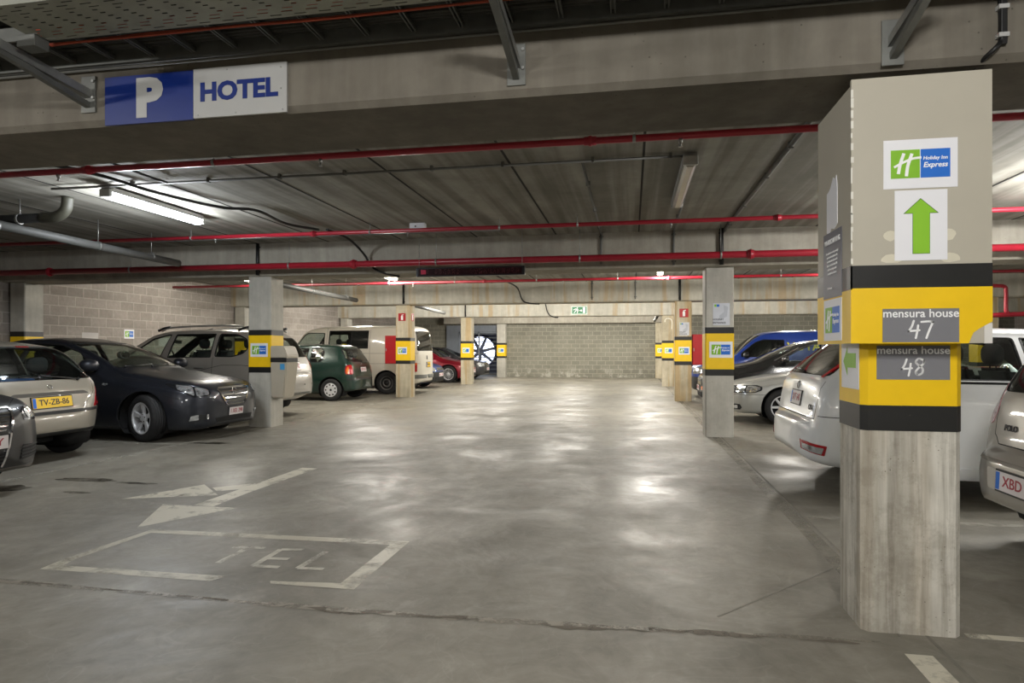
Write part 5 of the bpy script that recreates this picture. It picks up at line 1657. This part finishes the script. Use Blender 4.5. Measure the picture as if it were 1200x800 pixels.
# ---- silver off-roader behind the left column, tail to the aisle
M_silv = car_paint('warm silver paint', '#97938c', .5, .35)
suv = spec(L=4.65, hw=.94, wr=.37, tw=.23, style='plain', paint=M_silv, planp=(.42, .6),
  top=[(0, .6), (.02, .74), (.06, .86), (.15, .93), (.5, 1.03), (1.05, 1.12), (1.2, 1.15), (1.7, 1.45), (2.05, 1.63), (2.4, 1.69), (3.0, 1.71), (3.7, 1.69), (4.05, 1.65), (4.2, 1.56), (4.4, 1.25), (4.5, 1.05), (4.53, .92), (4.55, .86), (4.62, .83), (4.645, .7), (4.65, .6)],
  bot=[(0, .55), (.02, .4), (.1, .3), (.5, .27), (4.1, .28), (4.45, .40), (4.62, .43), (4.65, .55)],
  belt=[(0, .9), (1.2, 1.06), (2.5, 1.10), (4.1, 1.13), (4.65, 1.0)], roofw=[(0, .84), (1.2, .82), (2.0, .75), (3.8, .74), (4.2, .77), (4.5, .88), (4.65, .9)],
  crown=[(0, .05), (1.2, .06), (2, .08), (3.8, .08), (4.3, .09), (4.65, .05)], axles=(.9, 3.6), tumble=.97, clear=.3, gap=.06,
  windows=[('windscreen', [(-.7, 1.19), (.7, 1.19), (.6, 1.6), (-.6, 1.6)], 'front', .05), ('side_window', [(1.5, 1.15), (2.05, 1.50), (2.35, 1.585), (2.42, 1.585), (2.3, 1.15)], 'side', .02),
           ('side_window', [(2.48, 1.16), (2.55, 1.59), (3.35, 1.60), (3.35, 1.17)], 'side', .02), ('rear_side_window', [(3.46, 1.18), (3.46, 1.60), (3.8, 1.58), (4.0, 1.50), (4.08, 1.34), (4.0, 1.24), (3.8, 1.19)], 'side', .05),
           ('rear_window', [(-.72, 1.16), (.72, 1.16), (.62, 1.54), (-.62, 1.54)], 'rear', .06)],
  seams=[([(3.42, 1.16), (3.41, .8), (3.2, .6)], 'side'), ([(2.45, 1.14), (2.44, .4)], 'side'), ([(3.2, .93), (3.6, 1.02), (4.0, 1.02), (4.4, .99)], 'side'), ([(-.74, 1.14), (-.72, .87)], 'rear'), ([(.74, 1.14), (.72, .87)], 'rear'), ([(-.72, .87), (.72, .87)], 'rear')],
  patches=[('tail_light', [(.90, .92), (1.05, .92), (1.12, 1.1), (.94, 1.2)], 'wrapr', M_tail, .004, .01, dict(subs=[('indicator', [(.97, .95), (1.04, .95), (1.07, 1.08), (1.0, 1.08)], M_tailo, .013, .004)])),
           ('bumper_underside', [(-.8, .40), (.8, .40), (.8, .47), (-.8, .47)], 'rear', M_galvd, .004, .01), ('headlight', [(.5, .75), (.9, .75), (1.1, .85), (.9, .9), (.5, .87)], 'wrapf', M_head, .003, .006)],
  plates=[('rear', .12, .98, .34, .16, 'YLE 42', M_plw, M_plr)], euband=True, mirror=(1.65, 1.18, 1.1), handles=[(3.15, .97), (2.25, .97)], handle_mat=M_galv, badges=[('rear', 0, 1.12, .04)], seat=(2.6, 3.55, .8, 1.50, 1.))
def rails(root, S):
    for sd in (1, -1):
        bm = bmesh.new(); y = sd*.64
        tube(bm, spline([(2.15, y, 1.665), (2.4, y, 1.73), (3.2, y, 1.76), (3.8, y, 1.75), (4.05, y, 1.66)], 6), .018, 8)
        o = mesh_obj('roof_rail', bm, mat('silver roof rail', '#b0aeaa', .3, .6), root)
        for x in (2.2, 3.9):
            bm = bmesh.new(); tube(bm, [(x-.12, y, 1.67), (x, y, 1.715), (x+.14, y, 1.74)], .024, 8); mesh_obj('rail_foot', bm, M_trim, o)
    for x in (4.62,):
        bm = bmesh.new()
        for y in (-.55, -.25, .25, .55): cyl(bm, (4.645, y, .62), (4.66, y, .62), .012, seg=8)
        mesh_obj('parking_sensors', bm, M_galvd, root)
    bm = BOX(1.98, 2.0, -.13, .13, 1.43, 1.50, .01); mesh_obj('rear_view_mirror', bm, M_trim, root)
suv['extra'] = [rails]
build_car(suv, 'silver off-roader with roof rails parked tail out behind the nearest left column', (-6.4, 11.75), -1)

# ---- small green hatchback
green = spec(L=3.55, hw=.82, wr=.285, tw=.175, style='cap', paint=car_paint('bottle green paint', '#0c2d25', .35, .3), planp=(.42, .55),
  top=[(0, .45), (.02, .58), (.08, .68), (.3, .78), (.7, .88), (.9, .93), (1.25, 1.17), (1.55, 1.36), (1.9, 1.44), (2.4, 1.455), (2.95, 1.44), (3.1, 1.40), (3.2, 1.3), (3.35, 1.08), (3.43, .92), (3.46, .78), (3.475, .62), (3.50, .585), (3.54, .57), (3.548, .5), (3.55, .42)],
  bot=[(0, .42), (.02, .3), (.08, .22), (.4, .19), (2.9, .2), (3.3, .25), (3.5, .27), (3.54, .32), (3.55, .4)],
  belt=[(0, .7), (.9, .86), (2, .93), (3.2, .95), (3.55, .9)], roofw=[(0, .8), (.9, .8), (1.6, .73), (2.9, .72), (3.15, .74), (3.4, .84), (3.55, .9)],
  crown=[(0, .05), (.9, .06), (1.6, .08), (3.1, .08), (3.4, .09), (3.55, .05)], axles=(.7, 2.93),
  windows=[('windscreen', [(-.6, .99), (.6, .99), (.52, 1.37), (-.52, 1.37)], 'front', .05), ('side_window', [(1.2, .96), (1.55, 1.24), (1.7, 1.33), (2.25, 1.345), (2.25, .97)], 'side', .03),
           ('side_window', [(2.36, 1.0), (2.36, 1.34), (2.6, 1.335), (2.7, 1.26), (2.7, 1.08), (2.62, 1.0)], 'side', .04), ('rear_window', [(-.64, 1.0), (.64, 1.0), (.56, 1.33), (-.56, 1.33)], 'rear', .07)],
  seams=[([(2.3, .95), (2.3, .3)], 'side'), ([(2.3, .74), (3.2, .78)], 'side'), ([(-.7, .97), (-.66, .62)], 'rear'), ([(.7, .97), (.66, .62)], 'rear'), ([(-.66, .62), (.66, .62)], 'rear')],
  patches=[('tail_light', [(.68, .68), (.98, .68), (1.0, .76), (.97, .90), (.74, .93), (.67, .8)], 'wrapr', M_tail, .004, .01, dict(r=.06, subs=[('indicator', [(.85, .70), (.96, .70), (.97, .78), (.92, .87), (.86, .88)], M_tailo, .014, .004)])),
           ('bumper_strip', [(0, .53), (.95, .53), (.95, .58), (0, .58)], 'wrapr', M_trim, .006, .01, dict(r=.005))],
  plates=[('rear', .05, .79, .34, .12, 'KDP 617', M_plw, M_plr)], badges=[('rear', 0, .93, .03)], badge_bar='v', wipers=[('rear', [(.05, 1.0), (-.38, 1.06)])], mirror=(1.25, .98, .9), seat=(1.95, 2.7, .5, 1.27, .88))
build_car(green, 'small bottle green hatchback parked tail out in front of the white van', (-6.9, 16.2), -1)

# ---- white van
M_wht = car_paint('ivory white paint', '#d3cdbf', 0., .35)
van = spec(name='van', cat='van', L=4.75, hw=.92, wr=.33, tw=.205, style='steel', paint=M_wht, planp=(.5, .6), tumble=.985,
  top=[(0, .6), (.01, .75), (.05, .9), (.25, 1.02), (.5, 1.14), (.62, 1.25), (.9, 1.62), (1.1, 1.86), (1.3, 1.96), (1.8, 2.02), (3, 2.04), (4.3, 2.03), (4.5, 1.98), (4.58, 1.88), (4.66, 1.5), (4.7, 1.2), (4.72, .9), (4.73, .6), (4.74, .55), (4.75, .5)],
  bot=[(0, .55), (.02, .35), (.08, .26), (.5, .24), (4.2, .26), (4.68, .36), (4.75, .44)],
  belt=[(0, .85), (.6, 1.15), (1.2, 1.28), (4.75, 1.28)], roofw=[(0, .85), (.6, .86), (1.2, .86), (4.3, .87), (4.75, .92)],
  crown=[(0, .05), (.8, .08), (1.3, .12), (4.4, .12), (4.6, .1), (4.75, .05)], axles=(.9, 3.75), clear=.25,
  windows=[('windscreen', [(-.72, 1.3), (.72, 1.3), (.66, 1.84), (-.66, 1.84)], 'front', .05), ('side_window', [(.80, 1.34), (1.14, 1.74), (1.25, 1.80), (1.78, 1.80), (1.78, 1.34)], 'side', .03),
           ('side_window', [(1.96, 1.37), (1.96, 1.85), (2.62, 1.85), (2.62, 1.37)], 'side', .03), ('rear_side_window', [(2.66, 1.37), (2.66, 1.85), (3.16, 1.85), (3.16, 1.37)], 'side', .03), ('rear_window', [(-.72, 1.28), (.72, 1.28), (.68, 1.86), (-.68, 1.86)], 'rear', .06)],
  glass2=glass('privacy glass', '#1a1d1c', .7),
  paint_regions=[([(1.93, 1.34), (1.93, 1.88), (3.19, 1.88), (3.19, 1.34)], 'side', 1)],
  seams=[([(1.87, 1.95), (1.87, .35)], 'side'), ([(3.24, 1.9), (3.24, .35)], 'side'), ([(.6, 1.2), (4.7, 1.2)], 'side'), ([(-.8, 1.22), (-.78, .62)], 'rear'), ([(.8, 1.22), (.78, .62)], 'rear'), ([(.75, .9), (4.7, .9)], 'side')],
  patches=[('tail_light', [(.84, .66), (.97, .66), (.97, .92), (.84, .92)], 'wrapr', M_tail, .004, .01, dict(r=.02, subs=[('indicator', [(.85, .86), (.96, .86), (.96, .91), (.85, .91)], M_tailo, .014, .003)])),
           ('bumper', [(0, .46), (1.15, .46), (1.15, .57), (0, .57)], 'wrapr', M_galvd, .03, .04, dict(r=.01)), ('door_handle', [(-.04, 1.02), (.04, 1.02), (.02, 1.14), (-.02, 1.14)], 'rear', M_trim, .01, .01)],
  plates=[('rear', .1, .86, .36, .14, 'VN-41', M_ply, M_dk)], mirror=(1.0, 1.36, 1.1), mirror_mat=M_trim, seat=(1.75, 2.7, .85, 1.62, 1.))
build_car(van, 'white panel van with dark side windows parked tail out behind the left ochre column', (-6.08, 19.0), -1, )

# ---- simple nose out cars deeper on the left
def nose_car(paint_, L=4.2, H=1.45, hw=.85, style='plain', plate='', wr=.31, extra=None, roof=None, lamp=M_head, bump=None):
    k = H/1.45
    sp = spec(L=L, hw=hw, wr=wr, tw=.2, style=style, paint=paint_,
      top=[(0, .48), (.015, .6), (.06, .70), (.2, .78), (.55, .87), (1.0, .95), (1.12, .98), (1.5, 1.19*k), (1.9, 1.37*k), (2.3, 1.44*k), (2.9, 1.44*k), (L-.75, 1.36*k), (L-.3, 1.06), (L-.08, .92), (L-.02, .7), (L, .5)],
      bot=[(0, .45), (.015, .3), (.08, .22), (.4, .19), (L-.5, .2), (L-.05, .32), (L, .44)],
      belt=[(0, .72), (1.1, .9), (3, .96), (L, .88)], roofw=[(0, .82), (1.1, .8), (1.9, .71), (3, .69), (L-.3, .76), (L, .82)],
      crown=[(0, .05), (1.1, .06), (2, .09), (3, .09), (L, .05)], axles=(.85, L-.8),
      windows=[('windscreen', [(-.6, 1.02), (.6, 1.02), (.52, 1.37*k), (-.52, 1.37*k)], 'front', .05), ('side_window', [(1.5, .97), (1.9, 1.25*k), (2.15, 1.33*k), (2.5, 1.35*k), (2.5, .98)], 'side', .02),
               ('side_window', [(2.58, .99), (2.58, 1.35*k), (3.0, 1.33*k), (L-.85, 1.2*k), (L-.75, 1.06), (L-.85, 1.0)], 'side', .03)],
      patches=[('headlight', [(.52, .58), (.95, .58), (1.12, .68), (1.0, .74), (.54, .70)], 'wrapf', lamp, .003, .006, dict(r=.04)), ('grille', [(-.36, .60), (.36, .60), (.38, .69), (-.38, .69)], 'front', M_trim, .004, .004, dict(subs=[('grille_bar', [(-.35, .635), (.35, .635), (.35, .65), (-.35, .65)], M_chrome, .01, .006)])),
               ('lower_intake', [(-.5, .26), (.5, .26), (.5, .38), (-.5, .38)], 'front', M_gap, .003, .004)]+(extra or []),
      seams=[([(1.45, .95), (1.4, .3)], 'side'), ([(2.54, .97), (2.52, .3)], 'side'), ([(.15, .38), (.3, .56), (.7, .68), (1.1, .72)], 'top')],
      plates=[('front', 0, .46, .46, .11, plate or 'BRT 305', M_plw, M_plr)], mirror=(1.55, .99, .95), handles=[(2.4, .84)], seat=(2.3, 3.1, .5, 1.23, .92))
    if bump: sp['paint_regions'] = [([(-2, .2), (2, .2), (2, .56), (-2, .56)], 'front', 2), ([(0, .2), (.5, .2), (.5, .56), (0, .56)], 'side', 2)]; sp['mat2'] = M_trim
    return sp
build_car(nose_car(car_paint('mid blue paint', '#27407e', .4, .3), 3.9, 1.42, .82, bump=True), 'small blue car with black bumper just beyond the white van', (-6.45, 21.6), +1)
build_car(nose_car(car_paint('wine red paint', '#8a0f26', .4, .28), 4.4, 1.46, .88, style='cross', wr=.34), 'dark red car with silver multi spoke wheels parked nose out behind a left column', (-6.3, 25.75), +1)
build_car(nose_car(car_paint('soft black paint', '#2a2a2e', .4, .3), 4.2, 1.45), 'black car parked nose out in front of the lit wheel gate', (-6.35, 28.6), +1)

# ---- right side: white hatchback, tail to the aisle
M_wh2 = car_paint('cool white paint', '#eff2f4', 0., .3)
white = spec(L=4.34, hw=.92, wr=.32, tw=.205, style='plain', paint=M_wh2, planp=(.42, .52),
  top=[(0, .5), (.015, .62), (.06, .73), (.2, .82), (.6, .93), (1.0, 1.01), (1.15, 1.04), (1.5, 1.22), (1.95, 1.43), (2.3, 1.495), (2.8, 1.505), (3.4, 1.47), (3.7, 1.42), (3.83, 1.34), (4.02, 1.17), (4.13, 1.06), (4.17, 1.0), (4.20, .85), (4.225, .70), (4.25, .66), (4.32, .63), (4.335, .56), (4.34, .48)],
  bot=[(0, .45), (.015, .3), (.08, .21), (.4, .18), (3.4, .19), (3.9, .25), (4.2, .29), (4.33, .38), (4.34, .44)],
  belt=[(0, .75), (1.1, .95), (2.5, 1.0), (3.8, 1.06), (4.34, .98)], roofw=[(0, .82), (1.1, .82), (1.9, .73), (2.8, .70), (3.6, .71), (3.9, .80), (4.15, .88), (4.34, .92)],
  crown=[(0, .05), (1.1, .06), (2, .08), (3.4, .08), (3.8, .08), (4.1, .07), (4.34, .05)], axles=(.9, 3.52), gap=.04,
  windows=[('windscreen', [(-.67, 1.08), (.67, 1.08), (.56, 1.42), (-.56, 1.42)], 'front', .05), ('side_window', [(1.72, 1.03), (2.0, 1.24), (2.2, 1.36), (2.55, 1.40), (2.55, 1.04)], 'side', .02),
           ('side_window', [(2.63, 1.045), (2.63, 1.40), (3.0, 1.40), (3.4, 1.34), (3.45, 1.1), (3.3, 1.06)], 'side', .03), ('rear_window', [(-.70, 1.07), (.70, 1.07), (.60, 1.36), (-.60, 1.36)], 'rear', .06)],
  seams=[([(-.72, 1.02), (-.69, .68)], 'rear'), ([(.72, 1.02), (.69, .68)], 'rear'), ([(-.69, .68), (.69, .68)], 'rear'), ([(3.6, .70), (4.23, .71)], 'side'), ([(2.59, 1.02), (2.58, .32)], 'side'), ([(1.6, 1.0), (1.56, .3)], 'side'), ([(3.3, 1.05), (3.25, .72)], 'side')],
  patches=[('tail_light', [(.78, 1.055), (.84, 1.05), (1.16, 1.22), (1.26, 1.40), (1.22, 1.42), (1.06, 1.24)], 'wrapr', M_tail, .004, .008, dict(r=.02, subs=[('lamp_strip', [(.79, 1.056), (.84, 1.052), (1.15, 1.22), (1.10, 1.235)], mat('bright red lens', '#d31226', .12, coat=1.), .012, .004, .004)])),
           ('reflector', [(.60, .40), (.98, .36), (1.02, .45), (.58, .485)], 'wrapr', M_tail, .004, .006, dict(r=.01, subs=[('reverse_lamp', [(.645, .405), (.95, .372), (.985, .43), (.64, .455)], M_head, .011, .004, .006)])),
           ('side_window_trim', [(1.66, 1.0), (3.4, 1.015), (3.4, 1.035), (1.7, 1.02)], 'side', M_trim, .004, .004),
           ('sill', [(1.3, .185), (3.12, .195), (3.12, .30), (1.3, .30)], 'side', M_wh2, .012, .012, dict(r=.02))],
  plates=[('rear', 0, .83, .36, .13, 'XVT 640', M_plw, M_plr)], euband=True, badges=[('rear', 0, .955, .036)], badge_bar='n', mirror=(1.8, 1.05, 1.), handles=[(2.45, .90), (3.3, .93)],
  wipers=[('rear', [(.0, 1.075), (-.42, 1.10)])], words=[('CD-i', 'rear', .55, .77, .07, 1)], seat=(2.35, 3.3, .55, 1.34, 1.))
build_car(white, 'white hatchback parked tail out right behind the nearest column', (1.50+4.34, 6.95), +1)
C.view_layers[0].update()
# ---- silver saloon, nose to the aisle, right side
M_sil2 = car_paint('bright silver paint', '#b3b4b1', .6, .3)
ss = spec(L=4.5, hw=.865, wr=.305, tw=.195, style='plain', paint=M_sil2, planp=(.45, .42), gap=.06,
  top=[(0, .45), (.01, .56), (.03, .62), (.08, .67), (.2, .72), (.5, .79), (.9, .86), (1.25, .91), (1.4, .94), (1.8, 1.17), (2.2, 1.36), (2.6, 1.42), (3.1, 1.40), (3.5, 1.26), (3.8, 1.08), (4.0, 1.03), (4.4, .98), (4.48, .8), (4.5, .5)],
  bot=[(0, .42), (.01, .3), (.05, .22), (.2, .19), (4, .2), (4.4, .3), (4.5, .42)], belt=[(0, .68), (1.3, .85), (3, .92), (4.5, .9)],
  roofw=[(0, .82), (1.3, .8), (2.2, .69), (3.1, .68), (3.9, .75), (4.5, .8)], crown=[(0, .05), (1.3, .06), (2.2, .09), (3.2, .09), (3.9, .06), (4.5, .05)], axles=(.86, 3.5),
  windows=[('windscreen', [(-.62, .99), (.62, .99), (.52, 1.33), (-.52, 1.33)], 'front', .05), ('side_window', [(1.85, .95), (2.2, 1.22), (2.45, 1.31), (2.7, 1.32), (2.7, .96)], 'side', .02), ('rear_side_window', [(2.78, .97), (2.78, 1.32), (3.2, 1.28), (3.55, 1.08), (3.5, 1.0)], 'side', .03)],
  seams=[([(0, .52), (.62, .52)], 'side'), ([(.15, .4), (.3, .56), (.7, .66), (1.3, .7)], 'top')],
  patches=[('headlight', [(.36, .535), (1.2, .55), (1.34, .60), (1.33, .66), (1.2, .69), (.36, .66)], 'wrapf', M_lampd, .004, .008, dict(r=.04, subs=[('lamp_bowl', [(.4, .55), (.68, .55), (.68, .65), (.4, .65)], M_head, .012, .005, .02), ('lamp_bowl', [(.72, .555), (.98, .56), (.98, .665), (.72, .66)], M_head, .012, .005, .02), ('lamp_bowl', [(1.02, .56), (1.2, .565), (1.31, .61), (1.3, .655), (1.18, .675), (1.02, .67)], M_head, .012, .005, .02)])),
           ('grille', [(-.3, .54), (.3, .54), (.3, .63), (-.3, .63)], 'front', M_trim, .004, .004, dict(subs=[('grille_bar', [(-.29, .575), (.29, .575), (.29, .59), (-.29, .59)], M_chrome, .01, .006)])),
           ('fog_light', [(.60, .25), (.86, .25), (.92, .29), (.86, .35), (.60, .35)], 'wrapf', M_lampd, .004, .006, dict(subs=[('lamp_bowl', [(.66, .27), (.8, .27), (.8, .33), (.66, .33)], M_head, .012, .004, .02)])),
           ('lower_intake', [(-.42, .25), (.42, .25), (.42, .34), (-.42, .34)], 'front', M_gap, .003, .004)],
  plates=[('front', 0, .42, .46, .11, 'DHL 871', M_plw, M_plr)], mirror=(1.9, .97, .9), seat=(2.6, 3.3, .5, 1.2, .92))
build_car(ss, 'bright silver saloon parked nose out right behind the light grey column', (1.72+4.5, 12.7), -1)

blk = nose_car(car_paint('glossy black paint', '#18191a', .4, .22), 4.5, 1.52, .88, lamp=M_head)
blk['top'] = [(0, .5), (.015, .62), (.06, .74), (.2, .82), (.6, .93), (1.0, 1.02), (1.15, 1.06), (1.6, 1.27), (2.1, 1.46), (2.5, 1.52), (3.1, 1.52), (3.8, 1.42), (4.2, 1.1), (4.42, .95), (4.48, .7), (4.5, .5)]
blk['belt'] = [(0, .75), (1.1, .97), (3, 1.03), (4.5, .95)]
blk['windows'] = [('windscreen', [(-.66, 1.10), (.66, 1.10), (.55, 1.44), (-.55, 1.44)], 'front', .05), ('side_window', [(1.55, 1.05), (2.0, 1.31), (2.3, 1.42), (2.75, 1.44), (2.75, 1.06)], 'side', .02), ('side_window', [(2.83, 1.07), (2.83, 1.44), (3.3, 1.43), (3.75, 1.28), (3.75, 1.12), (3.6, 1.08)], 'side', .03)]
blk['patches'].append(('window_trim', [(1.50, 1.075), (2.0, 1.345), (1.985, 1.36), (1.46, 1.08)], 'side', M_chrome, .004, .004))
blk['mirror'] = (1.68, 1.07, 1.); blk['seat'] = (2.4, 3.3, .55, 1.33, .95)
blk['patches'].append(('indicator', [(.42, .42), (.52, .42), (.52, .5), (.42, .5)], 'wrapf', M_tailo, .006, .008))
build_car(blk, 'glossy black car parked nose out between the silver saloon and the blue van', (1.50+4.5, 15.3), -1)

bvan = spec(name='van', cat='van', L=4.4, hw=.9, wr=.31, tw=.19, style='plain', paint=car_paint('royal blue paint', '#1c3f9c', .1, .32), planp=(.5, .6), tumble=.975, mat2=M_trim,
  top=[(0, .55), (.01, .7), (.05, .82), (.2, .92), (.5, 1.02), (.85, 1.10), (1.0, 1.14), (1.35, 1.45), (1.65, 1.68), (1.9, 1.78), (2.3, 1.82), (3.2, 1.83), (4.15, 1.80), (4.28, 1.72), (4.36, 1.3), (4.38, .8), (4.39, .6), (4.4, .5)],
  bot=[(0, .5), (.01, .34), (.05, .24), (.3, .2), (4, .24), (4.38, .34), (4.4, .45)], belt=[(0, .85), (1, 1.02), (1.6, 1.08), (4.4, 1.1)],
  roofw=[(0, .85), (1, .85), (1.6, .79), (2.4, .79), (4.2, .82), (4.4, .9)], crown=[(0, .05), (1, .08), (1.8, .1), (4.2, .1), (4.4, .05)], axles=(.8, 3.5),
  windows=[('windscreen', [(-.7, 1.18), (.7, 1.18), (.6, 1.7), (-.6, 1.7)], 'front', .05), ('side_window', [(1.25, 1.12), (1.25, 1.22), (1.62, 1.50), (1.8, 1.56), (2.3, 1.56), (2.3, 1.12)], 'side', .03)],
  glass=glass('dim van glass', '#6d7a74', .25),
  paint_regions=[([(-1, .2), (1, .2), (1, .58), (-1, .58)], 'front', 2), ([(0, .2), (.45, .2), (.45, .58), (0, .58)], 'side', 2)],
  seams=[([(2.38, 1.6), (2.38, .3)], 'side'), ([(1.15, 1.08), (1.1, .4)], 'side')],
  patches=[('headlight', [(.50, .66), (.95, .66), (1.15, .78), (1.05, .86), (.52, .82)], 'wrapf', M_head, .004, .008, dict(r=.04)), ('grille', [(-.35, .68), (.35, .68), (.35, .78), (-.35, .78)], 'front', M_trim, .004, .004)],
  plates=[('front', 0, .45, .46, .11, 'GTV 228', M_plw, M_plr)], mirror=(1.35, 1.13, 1.1), mirror_mat=M_trim, seat=(2.1, None, .7, 1.5, 1.),
  words=[('VOYAGEURS', 'side', 3.24, 1.38, .30, 1), ('VOYAGEURS', 'side', 3.24, 1.38, .30, -1)], word_mat=mat('yellow van letters', '#d8cf1e', .4), word_bold=.006)
build_car(bvan, 'royal blue van with yellow lettering parked nose out behind the black car', (1.62+4.4, 18.8), -1)
build_car(nose_car(car_paint('night blue paint', '#1b2444', .4, .3), 4.1, 1.45, .85), 'dark blue car barely showing behind the farthest right columns', (1.35+4.1, 27.6), -1)

# ---- silver grey hatchback at the right edge, tail to the aisle
pg = spec(L=3.9, hw=.825, wr=.29, tw=.185, style='cap', paint=car_paint('grey beige paint', '#a39f96', .5, .33), planp=(.42, .52),
  top=[(0, .45), (.02, .58), (.08, .68), (.3, .80), (.8, .92), (1.0, .97), (1.35, 1.2), (1.7, 1.40), (2.1, 1.465), (2.7, 1.46), (3.2, 1.44), (3.42, 1.40), (3.55, 1.27), (3.65, 1.1), (3.69, 1.0), (3.72, .88), (3.74, .74), (3.76, .68), (3.83, .65), (3.88, .6), (3.895, .52), (3.9, .42)],
  bot=[(0, .42), (.02, .3), (.08, .22), (.4, .19), (3.0, .2), (3.6, .28), (3.82, .31), (3.89, .36), (3.9, .4)],
  belt=[(0, .7), (.95, .9), (2, .96), (3.4, 1.0), (3.9, .9)], roofw=[(0, .8), (.95, .8), (1.7, .72), (3.0, .71), (3.35, .73), (3.6, .82), (3.9, .9)],
  crown=[(0, .05), (.95, .06), (1.7, .08), (3.2, .08), (3.6, .08), (3.9, .05)], axles=(.75, 3.2),
  windows=[('windscreen', [(-.62, 1.03), (.62, 1.03), (.52, 1.38), (-.52, 1.38)], 'front', .05), ('side_window', [(1.35, .99), (1.7, 1.26), (1.95, 1.36), (2.4, 1.37), (2.4, 1.0)], 'side', .03),
           ('side_window', [(2.5, 1.01), (2.5, 1.37), (3.0, 1.34), (3.2, 1.2), (3.15, 1.05)], 'side', .04), ('rear_window', [(-.62, 1.03), (.62, 1.03), (.54, 1.35), (-.54, 1.35)], 'rear', .06)],
  seams=[([(-.62, 1.0), (-.60, .74), (-.52, .68)], 'rear'), ([(.62, 1.0), (.60, .74), (.52, .68)], 'rear'), ([(-.52, .68), (.52, .68)], 'rear')],
  patches=[('tail_light', [(.82, .80), (.96, .80), (.99, .88), (.99, 1.02), (.94, 1.09), (.86, 1.06), (.80, .9)], 'wrapr', M_tailp, .004, .01, dict(r=.05)),
           ('bumper_strip', [(0, .585), (1.1, .585), (1.1, .61), (0, .61)], 'wrapr', mat('bumper shade strip', '#6f6a60', .5), .004, .008, dict(r=.005)),
           ('plate_recess', [(-.38, .42), (.38, .42), (.4, .55), (-.4, .55)], 'rear', mat('pale recess', '#bdb9b0', .5), .002, .004)],
  plates=[('rear', 0, .49, .50, .115, 'XBD 513', M_plw, M_plr)], euband=True, words=[('POLO', 'rear', -.42, .79, .055, 1)], mirror=(1.35, 1.0, .9), seat=(2.05, 2.85, .5, 1.27, .9), badges=[('rear', 0, .93, .04)], badge_bar='v')
build_car(pg, 'grey beige hatchback at the right edge, tail out with pale pink tail lamp', (2.25+3.9, 4.3), +1)

# ------------------------------------------------------------------ camera and view
cam = bpy.data.cameras.new('camera'); cam.sensor_width = 36; cam.sensor_fit = 'HORIZONTAL'; cam.lens = 36*FPX/1200
cam.shift_y = 10/1200; cam.clip_start = .05; cam.clip_end = 200
co = bpy.data.objects.new('camera', cam); COL.objects.link(co)
co.location = (0, 0, CAM_H); co.rotation_euler = (PI/2, 0, YAW)
C.camera = co
wd = bpy.data.worlds.new('world'); C.world = wd; wd.use_nodes = True
wd.node_tree.nodes['Background'].inputs[0].default_value = (.6, .65, .7, 1); wd.node_tree.nodes['Background'].inputs[1].default_value = .05
vs = C.view_settings
vs.view_transform = 'Standard'; vs.look = 'None'; vs.gamma = 1; vs.use_curve_mapping = False; vs.exposure = .12
C.cycles.max_bounces = 8; C.cycles.diffuse_bounces = 4; C.cycles.glossy_bounces = 4; C.cycles.transparent_max_bounces = 16
C.cycles.sample_clamp_indirect = 6; C.cycles.use_denoising = True
